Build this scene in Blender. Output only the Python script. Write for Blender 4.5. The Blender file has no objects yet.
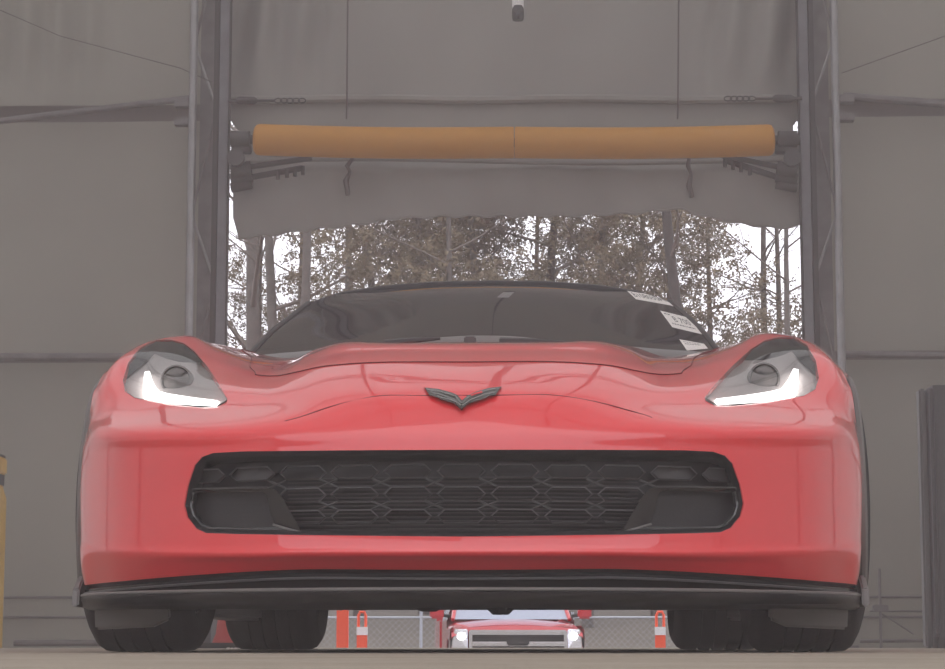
import bpy, bmesh, math, random
from mathutils import Vector, Matrix
from mathutils.bvhtree import BVHTree

C = bpy.context.scene.collection
S = bpy.context.scene
R = math.radians

# ------------------------------------------------------------------ camera
F_PX, PITCH, YAW = 2227.0, R(7.95), R(1.71)
CAM = Vector((0.157, 0.0, 0.015))
cd = bpy.data.cameras.new('camera'); cam = bpy.data.objects.new('camera', cd); C.objects.link(cam)
cam.location = CAM; cam.rotation_euler = (R(90) + PITCH, 0, YAW)
cd.sensor_width = 36; cd.lens = F_PX / 945 * 36; cd.clip_start = .01; cd.clip_end = 500
S.camera = cam

# ------------------------------------------------------------------ sky, exposure
S.view_settings.view_transform = 'Standard'; S.view_settings.look = 'None'
S.view_settings.gamma = 1; S.view_settings.use_curve_mapping = False
S.view_settings.exposure = 0.0
S.cycles.max_bounces = 10; S.cycles.diffuse_bounces = 5; S.cycles.glossy_bounces = 4
S.cycles.transmission_bounces = 6; S.cycles.transparent_max_bounces = 10; S.cycles.volume_bounces = 1
S.cycles.caustics_reflective = False; S.cycles.caustics_refractive = False
w = bpy.data.worlds.new('sky'); S.world = w; w.use_nodes = True
nt = w.node_tree; nt.nodes.clear()
def nd(nt, t, **k):
    n = nt.nodes.new(t)
    for a, b in k.items(): setattr(n, a, b)
    return n
o_ = nd(nt, 'ShaderNodeOutputWorld'); bg = nd(nt, 'ShaderNodeBackground'); tc = nd(nt, 'ShaderNodeTexCoord')
sx = nd(nt, 'ShaderNodeSeparateXYZ'); cr = nd(nt, 'ShaderNodeValToRGB')
nt.links.new(tc.outputs['Generated'], sx.inputs[0]); nt.links.new(sx.outputs['Z'], cr.inputs[0])
e = cr.color_ramp.elements                      # overcast sky: whitish, a little brighter towards the zenith
e[0].position = 0.0; e[0].color = (.86, .83, .92, 1); e[1].position = .9; e[1].color = (1.0, .99, 1.0, 1)
nt.links.new(cr.outputs[0], bg.inputs[0]); bg.inputs[1].default_value = 2.1
nt.links.new(bg.outputs[0], o_.inputs[0])

# ------------------------------------------------------------------ helpers
_fw = Vector((-math.sin(YAW) * math.cos(PITCH), math.cos(YAW) * math.cos(PITCH), math.sin(PITCH)))
_rt = Vector((math.cos(YAW), math.sin(YAW), 0)); _up = _rt.cross(_fw)
def ray(px, py):
    return (_fw + _rt * ((px - 472.5) / F_PX) + _up * ((334.5 - py) / F_PX)).normalized()
def at(px, py, Y):                               # measured pixel -> point at depth Y in the world
    d = ray(px, py); return CAM + d * (Y / d.y)
def zat(py, Y): return at(539, py, Y).z

def tag(o, label=None, cat=None, group=None, kind=None):
    for k, v in (('label', label), ('category', cat), ('group', group), ('kind', kind)):
        if v: o[k] = v
    return o
def empty(name, loc=(0, 0, 0), label=None, cat=None, group=None):
    o = bpy.data.objects.new(name, None); C.objects.link(o); o.location = loc; o.empty_display_size = .1
    return tag(o, label, cat, group)
class MB:
    """collects pieces into one mesh"""
    def __init__(s): s.v = []; s.f = []
    def add(s, v, f):
        n = len(s.v); s.v += [Vector(p) for p in v]; s.f += [tuple(i + n for i in q) for q in f]; return s
    def box(s, a, b):
        x0, y0, z0 = a; x1, y1, z1 = b
        return s.add([(x0,y0,z0),(x1,y0,z0),(x1,y1,z0),(x0,y1,z0),(x0,y0,z1),(x1,y0,z1),(x1,y1,z1),(x0,y1,z1)],
              [(0,3,2,1),(4,5,6,7),(0,1,5,4),(1,2,6,5),(2,3,7,6),(3,0,4,7)])
    def tube(s, pts, r, n=8, cap=True, closed=False):
        pts = [Vector(p) for p in pts]; m = len(pts)
        rr = r if isinstance(r, (list, tuple)) else [r] * m
        vs = []; fs = []
        up = None
        for i, p in enumerate(pts):
            if closed: t = pts[(i + 1) % m] - pts[i - 1]
            else: t = pts[min(i + 1, m - 1)] - pts[max(i - 1, 0)]
            t = t.normalized()
            if up is None:
                up = Vector((0, 0, 1)) if abs(t.z) < .9 else Vector((0, 1, 0))
            a = t.cross(up).normalized(); b = a.cross(t).normalized(); up = b
            for k in range(n):
                q = 2 * math.pi * (k + .5) / n
                vs.append(p + a * (math.cos(q) * rr[i]) + b * (math.sin(q) * rr[i]))
        for i in range(m if closed else m - 1):
            j = (i + 1) % m
            for k in range(n):
                l = (k + 1) % n
                fs.append((i*n+k, i*n+l, j*n+l, j*n+k))
        if cap and not closed: fs += [tuple(range(n))[::-1], tuple(range((m-1)*n, m*n))]
        return s.add(vs, fs)
    def lathe(s, prof, axis='x', c=(0, 0, 0), n=40, closed=False):
        vs = []; fs = []; m = len(prof)
        for k in range(n):
            q = 2 * math.pi * k / n; cc, ss = math.cos(q), math.sin(q)
            for (r, h) in prof:
                if axis == 'x': vs.append((c[0] + h, c[1] + r*cc, c[2] + r*ss))
                elif axis == 'y': vs.append((c[0] + r*cc, c[1] + h, c[2] + r*ss))
                else: vs.append((c[0] + r*cc, c[1] + r*ss, c[2] + h))
        for k in range(n):
            l = (k + 1) % n
            for i in range(m if closed else m - 1):
                j = (i + 1) % m
                fs.append((k*m+i, k*m+j, l*m+j, l*m+i))
        return s.add(vs, fs)
    def grid(s, rows):
        m = len(rows[0]); vs = [p for r in rows for p in r]
        return s.add(vs, [(i*m+j, i*m+j+1, (i+1)*m+j+1, (i+1)*m+j) for i in range(len(rows)-1) for j in range(m-1)])
    def prism(s, poly, ext):
        n = len(poly); ext = Vector(ext); vs = [Vector(p) for p in poly]
        vs += [p + ext for p in vs]
        fs = [tuple(range(n)), tuple(range(2*n-1, n-1, -1))] + [(i, i+n, (i+1) % n+n, (i+1) % n) for i in range(n)]
        return s.add(vs, fs)
    def mirror(s):
        n = len(s.v); fs = list(s.f)
        s.v += [Vector((-p.x, p.y, p.z)) for p in s.v]; s.f += [tuple(i + n for i in reversed(q)) for q in fs]; return s
    def build(s, name, mat, parent=None, smooth=35, bevel=0, fix=True, solid=0):
        me = bpy.data.meshes.new(name); me.from_pydata([tuple(p) for p in s.v], [], s.f); me.validate()
        return finish(name, me, mat, parent, smooth, bevel, fix, solid)
def finish(name, me, mat, parent=None, smooth=35, bevel=0, fix=True, solid=0):
    if fix or bevel:
        bm = bmesh.new(); bm.from_mesh(me)
        if bevel:
            bmesh.ops.bevel(bm, geom=[e for e in bm.edges if len(e.link_faces) == 2 and e.calc_face_angle(0) > R(35)], offset=bevel, segments=2, affect='EDGES', clamp_overlap=True)
        if fix: bmesh.ops.recalc_face_normals(bm, faces=bm.faces)
        bm.to_mesh(me); bm.free()
    if smooth:
        me.polygons.foreach_set('use_smooth', [True] * len(me.polygons))
        me.set_sharp_from_angle(angle=R(smooth))
    me.materials.append(mat)
    o = bpy.data.objects.new(name, me); C.objects.link(o)
    if parent is not None:
        o.parent = parent
        pm = parent
        inv = Vector((0, 0, 0))
        while pm is not None: inv -= Vector(pm.location); pm = pm.parent
        me.transform(Matrix.Translation(inv))    # all builders work in world coordinates
    if solid:
        md = o.modifiers.new('thickness', 'SOLIDIFY'); md.thickness = solid; md.offset = 0
    me.update(); return o
def copy_tree(o, parent=None):
    c = o.copy(); C.objects.link(c); c.parent = parent
    for ch in list(o.children): copy_tree(ch, c)
    return c
def crom(p, t):                                   # Catmull-Rom through a list of vectors, t in [0, len-1]
    n = len(p); i = min(int(t), n - 2); u = t - i
    a, b, c, d = p[max(i-1, 0)], p[i], p[i+1], p[min(i+2, n-1)]
    if i == 0: a = b * 2 - c
    if i == n - 2: d = c * 2 - b
    return .5 * ((b * 2) + (c - a) * u + (a * 2 - b * 5 + c * 4 - d) * u*u + (b * 3 - a - c * 3 + d) * u*u*u)
def lerp_tab(tab, x):
    for (a, b), (c, d) in zip(tab, tab[1:]):
        if x <= c: return b + (d - b) * (x - a) / (c - a)
    return tab[-1][1]

# ------------------------------------------------------------------ materials
def mat(name, col, rough=.5, metal=0, coat=0, var=0, vscale=8, bump=0, bscale=60, emit=0, spec=.5, detail=4):
    m = bpy.data.materials.new(name); m.use_nodes = True; nt = m.node_tree
    b = nt.nodes['Principled BSDF']
    b.inputs['Base Color'].default_value = (*col, 1); b.inputs['Roughness'].default_value = rough
    b.inputs['Metallic'].default_value = metal; b.inputs['Coat Weight'].default_value = coat
    b.inputs['Coat Roughness'].default_value = .03; b.inputs['Specular IOR Level'].default_value = spec
    t = nd(nt, 'ShaderNodeTexCoord')
    if var:
        n = nd(nt, 'ShaderNodeTexNoise'); n.inputs['Scale'].default_value = vscale; n.inputs['Detail'].default_value = detail
        r = nd(nt, 'ShaderNodeValToRGB'); nt.links.new(t.outputs['Object'], n.inputs['Vector']); nt.links.new(n.outputs['Fac'], r.inputs[0])
        r.color_ramp.elements[0].position = .3; r.color_ramp.elements[1].position = .7
        r.color_ramp.elements[0].color = (*[c * (1 - var) for c in col], 1); r.color_ramp.elements[1].color = (*[min(1, c * (1 + var)) for c in col], 1)
        nt.links.new(r.outputs[0], b.inputs['Base Color'])
    if bump:
        n = nd(nt, 'ShaderNodeTexNoise'); n.inputs['Scale'].default_value = bscale; n.inputs['Detail'].default_value = 5
        u = nd(nt, 'ShaderNodeBump'); u.inputs['Strength'].default_value = bump; u.inputs['Distance'].default_value = .01
        nt.links.new(t.outputs['Object'], n.inputs['Vector']); nt.links.new(n.outputs['Fac'], u.inputs['Height']); nt.links.new(u.outputs[0], b.inputs['Normal'])
    if emit:
        b.inputs['Emission Color'].default_value = (*col, 1); b.inputs['Emission Strength'].default_value = emit
    return m
def fabric(name, col, trans, var=.06):
    m = mat(name, col, .7, var=var, vscale=1.3, bump=.25, bscale=5); nt = m.node_tree
    b = nt.nodes['Principled BSDF']; out = nt.nodes['Material Output']
    tr = nd(nt, 'ShaderNodeBsdfTranslucent'); tr.inputs[0].default_value = (*col, 1)
    mx = nd(nt, 'ShaderNodeMixShader'); mx.inputs[0].default_value = trans
    nt.links.new(b.outputs[0], mx.inputs[1]); nt.links.new(tr.outputs[0], mx.inputs[2]); nt.links.new(mx.outputs[0], out.inputs[0])
    return m
M = {}
M['paint'] = mat('red_car_paint', (.82, .033, .042), .32, coat=1.0, spec=.5)
M['paint'].node_tree.nodes['Principled BSDF'].inputs['Coat IOR'].default_value = 1.57
M['black_plastic'] = mat('black_plastic', (.018, .017, .019), .38, bump=.05, bscale=200)
M['gloss_black'] = mat('gloss_black', (.012, .012, .014), .12, coat=.6)
M['grey_plastic'] = mat('grey_plastic', (.17, .16, .155), .45)
M['mid_plastic'] = mat('dark_grey_plastic', (.055, .053, .055), .42)
M['cell'] = mat('grille_cell_plastic', (.10, .092, .098), .4)
M['shaded_strip'] = mat('shaded_cloth_strip', (.17, .15, .145), .8)  # darkened colour stands for the shade inside the wall gaps
M['glass'] = mat('dark_tinted_glass', (.02, .02, .022), .03, spec=.6)
M['rubber'] = mat('tyre_rubber', (.022, .021, .022), .8, bump=.2, bscale=90)
M['rim'] = mat('dark_alloy', (.05, .05, .055), .3, metal=.9)
M['chrome'] = mat('chrome', (.92, .92, .96), .25, metal=1)
M['steel'] = mat('galvanised_steel', (.30, .30, .31), .42, metal=.7, var=.15, vscale=12)
M['iron'] = mat('dark_iron', (.05, .048, .048), .6)
M['channel'] = mat('blue_grey_steel', (.16, .16, .175), .5, metal=.3, var=.15, vscale=9)
M['steel_dark'] = mat('weathered_steel', (.17, .16, .16), .55, metal=.4, var=.2, vscale=10)
M['light_grey'] = mat('lamp_reflector', (.75, .70, .68), .4)
M['upper_band'] = mat('dark_lamp_band', (.07, .07, .075), .3)
M['drl'] = mat('daytime_lamp', (1, .97, .95), .4, emit=4)
M['carbon'] = mat('dark_emblem', (.085, .085, .08), .35, metal=.3, coat=.5, var=.3, vscale=90)
M['emblem_edge'] = mat('emblem_highlight', (.28, .28, .27), .25, metal=.7)
M['yellow'] = mat('yellow_vinyl_pad', (.54, .24, .018), .55, bump=.1, bscale=30)
M['yellow_paint'] = mat('yellow_bollard_paint', (.58, .36, .07), .5, var=.1)
M['wall'] = fabric('grey_end_wall', (.29, .28, .245), .04)
M['roof'] = fabric('white_tent_roof', (.74, .73, .72), .45)
M['side'] = fabric('white_tent_side', (.74, .73, .72), .42)
M['curtain'] = fabric('grey_door_curtain', (.28, .272, .255), .03, .08)
M['curtain_low'] = fabric('grey_valance_cloth', (.28, .27, .255), .05, .08)
M['cord'] = mat('dark_cord', (.10, .085, .08), .8)
M['seam'] = mat('shadowed_seam', (.10, .003, .006), .6)
M['paper'] = mat('sticker_paper', (.80, .77, .74), .6)
M['ink'] = mat('sticker_ink', (.05, .05, .055), .6)
M['redpaper'] = mat('sticker_red', (.8, .06, .08), .6)
M['cone'] = mat('safety_orange', (.95, .10, .035), .5)
M['conered'] = mat('traffic_cone_red', (.42, .035, .035), .5)
M['reflect'] = mat('reflective_band', (.85, .84, .88), .4)
M['truckpaint'] = mat('truck_red', (.45, .015, .03), .25, coat=.8)
M['truckglass'] = mat('truck_glass', (.30, .33, .42), .05)
M['lampon'] = mat('lit_headlamp', (1, .97, 1), .3, emit=22)
M['cabinet'] = mat('dark_cabinet', (.045, .045, .05), .5, var=.1)
M['cabinet_edge'] = mat('cabinet_frame', (.10, .10, .10), .5)
M['white'] = mat('white_plastic', (.75, .75, .75), .4)
M['bark'] = mat('grey_bark', (.10, .087, .08), .9, var=.3, vscale=4, bump=.5, bscale=20)
M['bark_dark'] = mat('dark_bark', (.042, .036, .033), .9, var=.3, vscale=4, bump=.5, bscale=20)
M['twig'] = mat('winter_twigs', (.15, .125, .11), .9)
M['needle'] = mat('brown_green_needles', (.17, .135, .085), .8, var=.3, vscale=.7)
M['fence'] = mat('fence_metal', (.42, .44, .50), .45, metal=.5)
def ground_mat(name, c1, c2, s1, s2, bump):
    m = mat(name, c1, .9, bump=bump, bscale=s2); nt = m.node_tree; b = nt.nodes['Principled BSDF']; t = nt.nodes['Texture Coordinate']
    a = nd(nt, 'ShaderNodeTexNoise'); a.inputs['Scale'].default_value = s1; a.inputs['Detail'].default_value = 6
    f = nd(nt, 'ShaderNodeTexNoise'); f.inputs['Scale'].default_value = s2; f.inputs['Detail'].default_value = 3
    mx = nd(nt, 'ShaderNodeMix'); mx.data_type = 'RGBA'; r = nd(nt, 'ShaderNodeMath', operation='ADD')
    for n in (a, f): nt.links.new(t.outputs['Object'], n.inputs['Vector'])
    nt.links.new(a.outputs['Fac'], r.inputs[0]); nt.links.new(f.outputs['Fac'], r.inputs[1])
    g = nd(nt, 'ShaderNodeMapRange'); g.inputs['From Min'].default_value = .7; g.inputs['From Max'].default_value = 1.3
    nt.links.new(r.outputs[0], g.inputs[0]); nt.links.new(g.outputs[0], mx.inputs['Factor'])
    mx.inputs['A'].default_value = (*c1, 1); mx.inputs['B'].default_value = (*c2, 1)
    nt.links.new(mx.outputs['Result'], b.inputs['Base Color']); return m
M['concrete'] = ground_mat('worn_concrete', (.25, .215, .165), (.35, .30, .245), 3, 60, .5)
M['outside_ground'] = ground_mat('leaf_litter', (.09, .075, .06), (.14, .115, .095), 1.5, 9, .6)
def lens_mat():
    m = bpy.data.materials.new('clear_lamp_lens'); m.use_nodes = True; nt = m.node_tree; nt.nodes.clear()
    o = nd(nt, 'ShaderNodeOutputMaterial'); t = nd(nt, 'ShaderNodeBsdfTransparent'); t.inputs[0].default_value = (.93, .93, .94, 1)
    g = nd(nt, 'ShaderNodeBsdfGlossy'); g.inputs['Roughness'].default_value = .03; x = nd(nt, 'ShaderNodeMixShader'); f = nd(nt, 'ShaderNodeFresnel'); f.inputs[0].default_value = 1.5
    nt.links.new(f.outputs[0], x.inputs[0]); nt.links.new(t.outputs[0], x.inputs[1]); nt.links.new(g.outputs[0], x.inputs[2]); nt.links.new(x.outputs[0], o.inputs[0]); return m
M['lens'] = lens_mat()

# ------------------------------------------------------------------ ground and tent shell
TX = 5.6; TY0, TY1 = -1.0, 14.3; EAVE, RIDGE = 5.4, 7.6
def gz(Y):                                        # the pad is level, the lot behind falls away, a bank rises beyond the fence
    return lerp_tab([(-60, 0), (14.9, 0), (17, -.12), (33, -.68), (40, -.72), (46, -.3), (58, .9), (75, 2.2), (140, 5)], Y)
fl = MB().grid([[(x, y, 0) for x in (-TX, 0, TX)] for y in (-6, 5, 14.9)]).build('floor', M['concrete'])
tag(fl, kind='structure')
rows = [[(x, y, gz(y) - .004) for x in (-60, -TX, 0, TX, 60)] for y in (-60, -20, 0, 14.9)]
tag(MB().grid(rows).build('ground', M['concrete']), kind='structure')
rows = [[(x, y, gz(y) - .004 + (.12 * math.sin(x*.6+y*.31) if y > 44 else 0)) for x in range(-60, 61, 4)] for y in (14.9, 17, 22, 28, 33, 40, 43, 46, 50, 54, 58, 64, 70, 75, 90, 140)]
tag(MB().grid(rows).build('ground_lot', M['outside_ground']), kind='structure')

rows = [[(x, y, z) for x in range(-60, 61, 10)] for y, z in ((-24, -.02), (-34, 2.2), (-46, 5.5), (-60, 9))]  # unseen bank added behind the camera to dim low reflections on the car
tag(MB().grid(rows).build('reflection_bank', M['outside_ground']), kind='structure')

def sheet(name, x0, x1, z0, z1, Y, amp, seed, parent=None, nx=40, nz=24, m='wall', fold=None):
    rr = random.Random(seed); ph = [rr.uniform(0, 6) for _ in range(6)]
    rows = []
    for i in range(nz + 1):
        z = z0 + (z1 - z0) * i / nz
        rows.append([(x0 + (x1-x0)*j/nx, Y + amp*(math.sin((x0+(x1-x0)*j/nx)*2.1+ph[0]+z) + .5*math.sin((x0+(x1-x0)*j/nx)*4.7+ph[1]-z*1.3) + .4*math.sin(z*3+ph[2])) + (fold(x0+(x1-x0)*j/nx, z) if fold else 0), z) for j in range(nx+1)])
    return MB().grid(rows).build(name, M[m], parent, smooth=180)
# end wall: lower panels, middle strips, upper panels, left and right of the opening
zA0, zA1 = zat(119, 14.2), zat(103, 14.2); zB0, zB1 = zat(361, 14.2), zat(352, 14.2)
wl = sheet('wall_back', -TX, -1.90, -.01, zB0, 14.2, .006, 1); tag(wl, kind='structure')
wr = sheet('wall_back_right', 1.90, TX, -.01, zB0, 14.2, .006, 2); tag(wr, kind='structure')
def left_fold(x, z):
    k = max(0, min(1, (z - zA1 - .05) / .3)) * max(0, min(1, (-2.5 - x) / .4)); return .036 * k * math.sin(x * 30)
for sgn, w_ in ((-1, wl), (1, wr)):
    a, b = sorted((sgn * 1.90, sgn * TX))
    sheet('fabric_panel', a, b, zB1, zA0, 14.2, .008, 3 + sgn, w_, nx=50)
    sheet('fabric_panel', a, b, zA1, 5.6, 14.17, .012, 6 + sgn, w_, nx=160, fold=left_fold if sgn < 0 else None)
    MB().grid([[(a, 14.34, z), (b, 14.34, z)] for z in (zB0 - .1, zB1 + .1)]).build('backing_strip', M['shaded_strip'], w_)
    MB().grid([[(a, 14.34, z), (b, 14.34, z)] for z in (zA0 - .1, zA1 + .1)]).build('backing_strip', M['shaded_strip'], w_)
    for z in (zat(597, 14.15), zat(617, 14.15)):
        MB().tube([(a, 14.18, z), (b, 14.18, z)], .008, 6).build('hem_cord', M['steel_dark'], w_)
# upper gable
g_ = MB().add([(-TX, 14.3, EAVE-.3), (TX, 14.3, EAVE-.3), (TX, 14.3, EAVE), (0, 14.3, RIDGE), (-TX, 14.3, EAVE)], [(0, 1, 2, 3, 4)]).build('wall_gable', M['wall']); tag(g_, kind='structure')
for sgn, nm in ((-1, 'wall_left'), (1, 'wall_right')):
    s_ = MB().grid([[(sgn*TX, TY0 + (TY1-TY0)*i/20, z) for i in range(21)] for z in (0, 1.2, 2.4, 3.6, EAVE)]).build(nm, M['side']); tag(s_, kind='structure')
c_ = MB()
for sgn in (-1, 1):
    c_.grid([[(sgn*TX*(1-u), TY0 + (TY1-TY0)*i/24, EAVE + (RIDGE-EAVE)*u - .05*math.sin(math.pi*((i % 4)/4))) for i in range(25)] for u in (0, .25, .5, .75, 1)])
tag(c_.build('ceiling', M['roof'], smooth=60), kind='structure')
# roof trusses
def truss_run(pts, d, nrm, parent, mat_):
    """ladder truss along pts; chords offset by d along nrm"""
    nrm = Vector(nrm).normalized() * d
    for o in (Vector((0,0,0)), nrm):
        MB().tube([Vector(p) + o for p in pts], .05, 8).build('chord', mat_, parent)
    for a, b in zip(pts, pts[1:]):
        a, b = Vector(a), Vector(b); L = (b-a).length; n = max(2, int(L / .6))
        m = MB()
        for i in range(n):
            p, q = a.lerp(b, i/n), a.lerp(b, (i+.5)/n); r_ = a.lerp(b, (i+1)/n)
            m.tube([p, q + nrm], .013, 6); m.tube([q + nrm, r_], .013, 6)
        m.build('lattice', mat_, parent)
for k, y in enumerate((-.9, 2.1, 5.1, 8.1, 11.1)):
    t = empty('roof_truss', (0, y, 0), 'grey steel lattice frame arching under the white tent roof', 'truss', 'tent roof frames overhead')
    truss_run([(-TX+.12, y, 0), (-TX+.12, y, EAVE-.2), (0, y, RIDGE-.2), (TX-.12, y, EAVE-.2), (TX-.12, y, 0)], .3, (0, 0, -1), t, M['steel_dark'])

for k, (x, z) in enumerate([(sx_*(TX-.06), z_) for sx_ in (-1, 1) for z_ in (1.3, 3.2)] + [(sx_*TX*(1-u), EAVE + (RIDGE-EAVE)*u - .12) for sx_ in (-1, 1) for u in (.02, .36, .70)] + [(0, RIDGE - .12)]):
    tag(MB().tube([(x, TY0+.1, z), (x, TY1-.3, z)], .045, 8).build('roof_purlin', M['steel_dark']), 'long grey pipe running the length of the tent frame', 'pipe', 'tent frame purlins')

# ------------------------------------------------------------------ truss columns at the opening
def column(side):
    t = empty('truss_column', (side*1.92, 14.0, 0), None, 'column')
    if side < 0: t['label'] = 'steel lattice column left of the tent opening'
    else: t['label'] = 'steel lattice column right of the tent opening'
    x0, x1 = side*1.835, side*2.055
    zt = 5.6
    for x, y, r, nm, m_ in ((x0 - side*.004, 13.97, .012, 'chord', 'iron'), (x1, 13.90, .026, 'chord', 'steel'), (x1 - side*.075, 14.10, .018, 'chord', 'steel_dark')):
        MB().tube([(x, y, 0), (x, y, zt)], r, 10).build(nm, M[m_], t)
    bx_ = lambda a, b, y0, y1, nm, m_: MB().box((min(a, b), y0, 0), (max(a, b), y1, zt)).build(nm, M[m_], t, bevel=.004)
    bx_(x0, x0 + side*.058, 13.95, 14.05, 'channel', 'channel')
    bx_(x0 + side*.066, x0 + side*.10, 13.98, 14.08, 'channel', 'iron')
    bx_(x0 + side*.10, x1 - side*.02, 14.07, 14.09, 'web_plate', 'steel_dark')
    n = 5
    for i in range(n):
        a, b = zt*i/n, zt*(i+1)/n
        p, q = (x1, 13.93, a + .5), (x0 + side*.09, 14.0, a + .12)
        MB().tube([p, q], .010, 6).build('brace', M['steel'], t)
        MB().tube([p, (x0 + side*.09, 14.0, b + .02)], .010, 6).build('brace', M['steel_dark'], t)
    MB().box((min(x0,x1)-.06, 13.86, 0), (max(x0,x1)+.06, 14.16, .015)).build('base_plate', M['steel_dark'], t)
    for z in (zat(104, 14), zat(122, 14)):
        MB().box((min(x1, x1+side*.12), 13.9, z-.025), (max(x1, x1+side*.12), 13.98, z+.025)).build('bracket', M['steel_dark'], t, bevel=.005)
    return t
column(-1); column(1)
def pipe(name, label, cat, pts, r, m='steel_dark', group=None, n=10):
    o = MB().tube(pts, r, n).build(name, M[m]); return tag(o, label, cat, group)
pipe('wall_pipe', 'upper sloping grey pipe left of the opening, running to the left column', 'pipe', [at(-140, 141, 13.98), at(0, 121, 13.98), at(192, 98, 13.98)], .022)
pipe('wall_pipe', 'upper twin grey pipe right of the opening, running to the right column', 'pipe', [at(843, 96, 13.98), at(945, 104, 13.98), at(1100, 120, 13.98)], .026)
pipe('wall_rail', 'lower dark horizontal rail along the left tent wall', 'rail', [at(-160, 357, 14.02), at(190, 357, 14.02)], .026)
pipe('wall_rail', 'lower dark horizontal rail along the right tent wall', 'rail', [at(845, 354, 14.02), at(1100, 358, 14.02)], .022)
pipe('ground_pipe', 'dark pipe lying on the floor along the left tent wall', 'pipe', [at(14, 643.0, 13.7), at(100, 643.0, 13.7)], .020)
pipe('wall_cable', 'thin sagging cable high on the left tent wall', 'cable', [at(-60, -4, 14.0), at(0, 10, 14.0), at(60, 36, 14.0), at(180, 68, 14.0), at(212, 82, 13.85)], .0028, 'cord', n=6)
pipe('wall_cable', 'thin sloping cable high on the right tent wall', 'cable', [at(842, 73, 14.05), at(945, 36, 14.05), at(1040, 6, 14.05)], .0028, 'cord', n=6)

# ------------------------------------------------------------------ door curtain
dc = empty('door_curtain', (0, 14.15, 4.6), 'grey cloth door curtain gathered up above the tent opening', 'curtain')
EDGE_L = [(-210, 228), (110, 228), (122, 231), (136, 243), (142, 244), (150, 236), (190, 233), (215, 233), (238, 240)]
EDGE_R = [(-210, 806), (106, 803), (113, 803), (126, 793), (140, 794), (150, 798), (180, 799), (228, 800)]
BOT = [(228, 238), (240, 238), (262, 236), (300, 231), (345, 226), (400, 218), (460, 216), (560, 216), (640, 213), (670, 209), (684, 210), (700, 215), (730, 222), (775, 228), (799, 226), (806, 220)]
def cy(u, px, py):
    y = 14.16
    y += .018 * math.sin(px*.055 + 1.5*math.sin(py*.02)) * max(0, 1 - abs(py-20)/110)
    if px < 330 or px > 700: y += .05 * math.sin(px*.16 + py*.02) * max(0, min(1, (100-py)/60))
    if py > 158: y -= .10 * min(1, (py-158)/12) + .02*math.sin(px*.03 + py*.06) + .012*math.sin(px*.11 - py*.05)
    return y
NU = 110
upper = [[at(x, py, cy(0, x, py)) for x in [lerp_tab(EDGE_L, py) + (lerp_tab(EDGE_R, py) - lerp_tab(EDGE_L, py))*i/NU for i in range(NU+1)]] for py in range(-210, 159, 6)]
MB().grid(upper).build('upper_sheet', M['curtain'], dc, smooth=180)
low = []
for j in range(26):
    v = j / 25; row = []
    for i in range(NU+1):
        x0 = lerp_tab(EDGE_L, 158 + 75*v); x1 = lerp_tab(EDGE_R, 158 + 70*v); x = x0 + (x1-x0)*i/NU
        py = 156 + (lerp_tab(BOT, x) + 1.2*math.sin(x*.21) - 156) * v
        row.append(at(x, py, cy(1, x, py)))
    low.append(row)
MB().grid(low).build('valance', M['curtain_low'], dc, smooth=180)
MB().tube([at(x, 99 + .8*math.sin(x*.03), 14.12) for x in range(232, 803, 10)], .028, 8).build('hem_roll', M['curtain'], dc)
MB().tube([at(x, 161 + 2*math.sin(x*.013), 14.03) for x in range(240, 797, 10)], .016, 8).build('fold_edge', M['curtain_low'], dc)
MB().tube([p + Vector((0, -.008, 0)) for p in low[-1]], .008, 6).build('bottom_hem', M['curtain_low'], dc)
for px, py0, py1, nm in ((347, -40, 94, 'left'), (678, -40, 94, 'right')):
    a = tag(MB().tube([at(px + 1, py0, 14.06), at(px, py1, 14.08), at(px - .5, py1 + 25, 14.08)], .006, 6).build('pull_cord', M['cord']),
        'thin dark pull cord on the %s half of the door curtain' % nm, 'cord')
for pts, nm in (([(353, 158), (347, 166), (350, 172), (346, 181), (348, 195)], 'left'), ([(689, 158), (688, 166), (691, 174), (689, 186), (692, 197)], 'right')):
    o = MB().tube([at(x, y, 14.02) for x, y in pts], [.012, .016, .012, .02, .016], 8).build('cord_knot', M['cord'])
    tag(o, 'knotted dark strap end hanging below the yellow bar on the %s' % nm, 'strap')
# horizontal chains at the top of the opening
def chain(side):
    def X(d): return 230 + d if side < 0 else 800 - d
    Y = 13.95
    t = empty('turnbuckle_chain', at(X(0), 99.5, Y), 'turnbuckle and short chain beside the %s column above the yellow bar' % ('left' if side < 0 else 'right'), 'chain')
    def P(d, dy=0): return at(X(d), 100.5 + dy - (2 if side > 0 else 0), Y)
    MB().tube([P(-2), P(6)], .012, 8).build('hook', M['iron'], t)
    MB().tube([P(6), P(9), P(24), P(27)], [.016, .026, .026, .016], 10).build('turnbuckle', M['iron'], t)
    MB().tube([P(27), P(44)], .008, 6).build('rod', M['iron'], t)
    for d in (48, 54, 60, 66, 72):
        c0 = P(d); k = MB()
        k.tube([c0 + Vector((.024*math.cos(q), 0.004, .015*math.sin(q))) for q in [i*math.pi/6 for i in range(12)]], .005, 6, closed=True).build('link', M['iron'], t)
chain(-1); chain(1)
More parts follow.
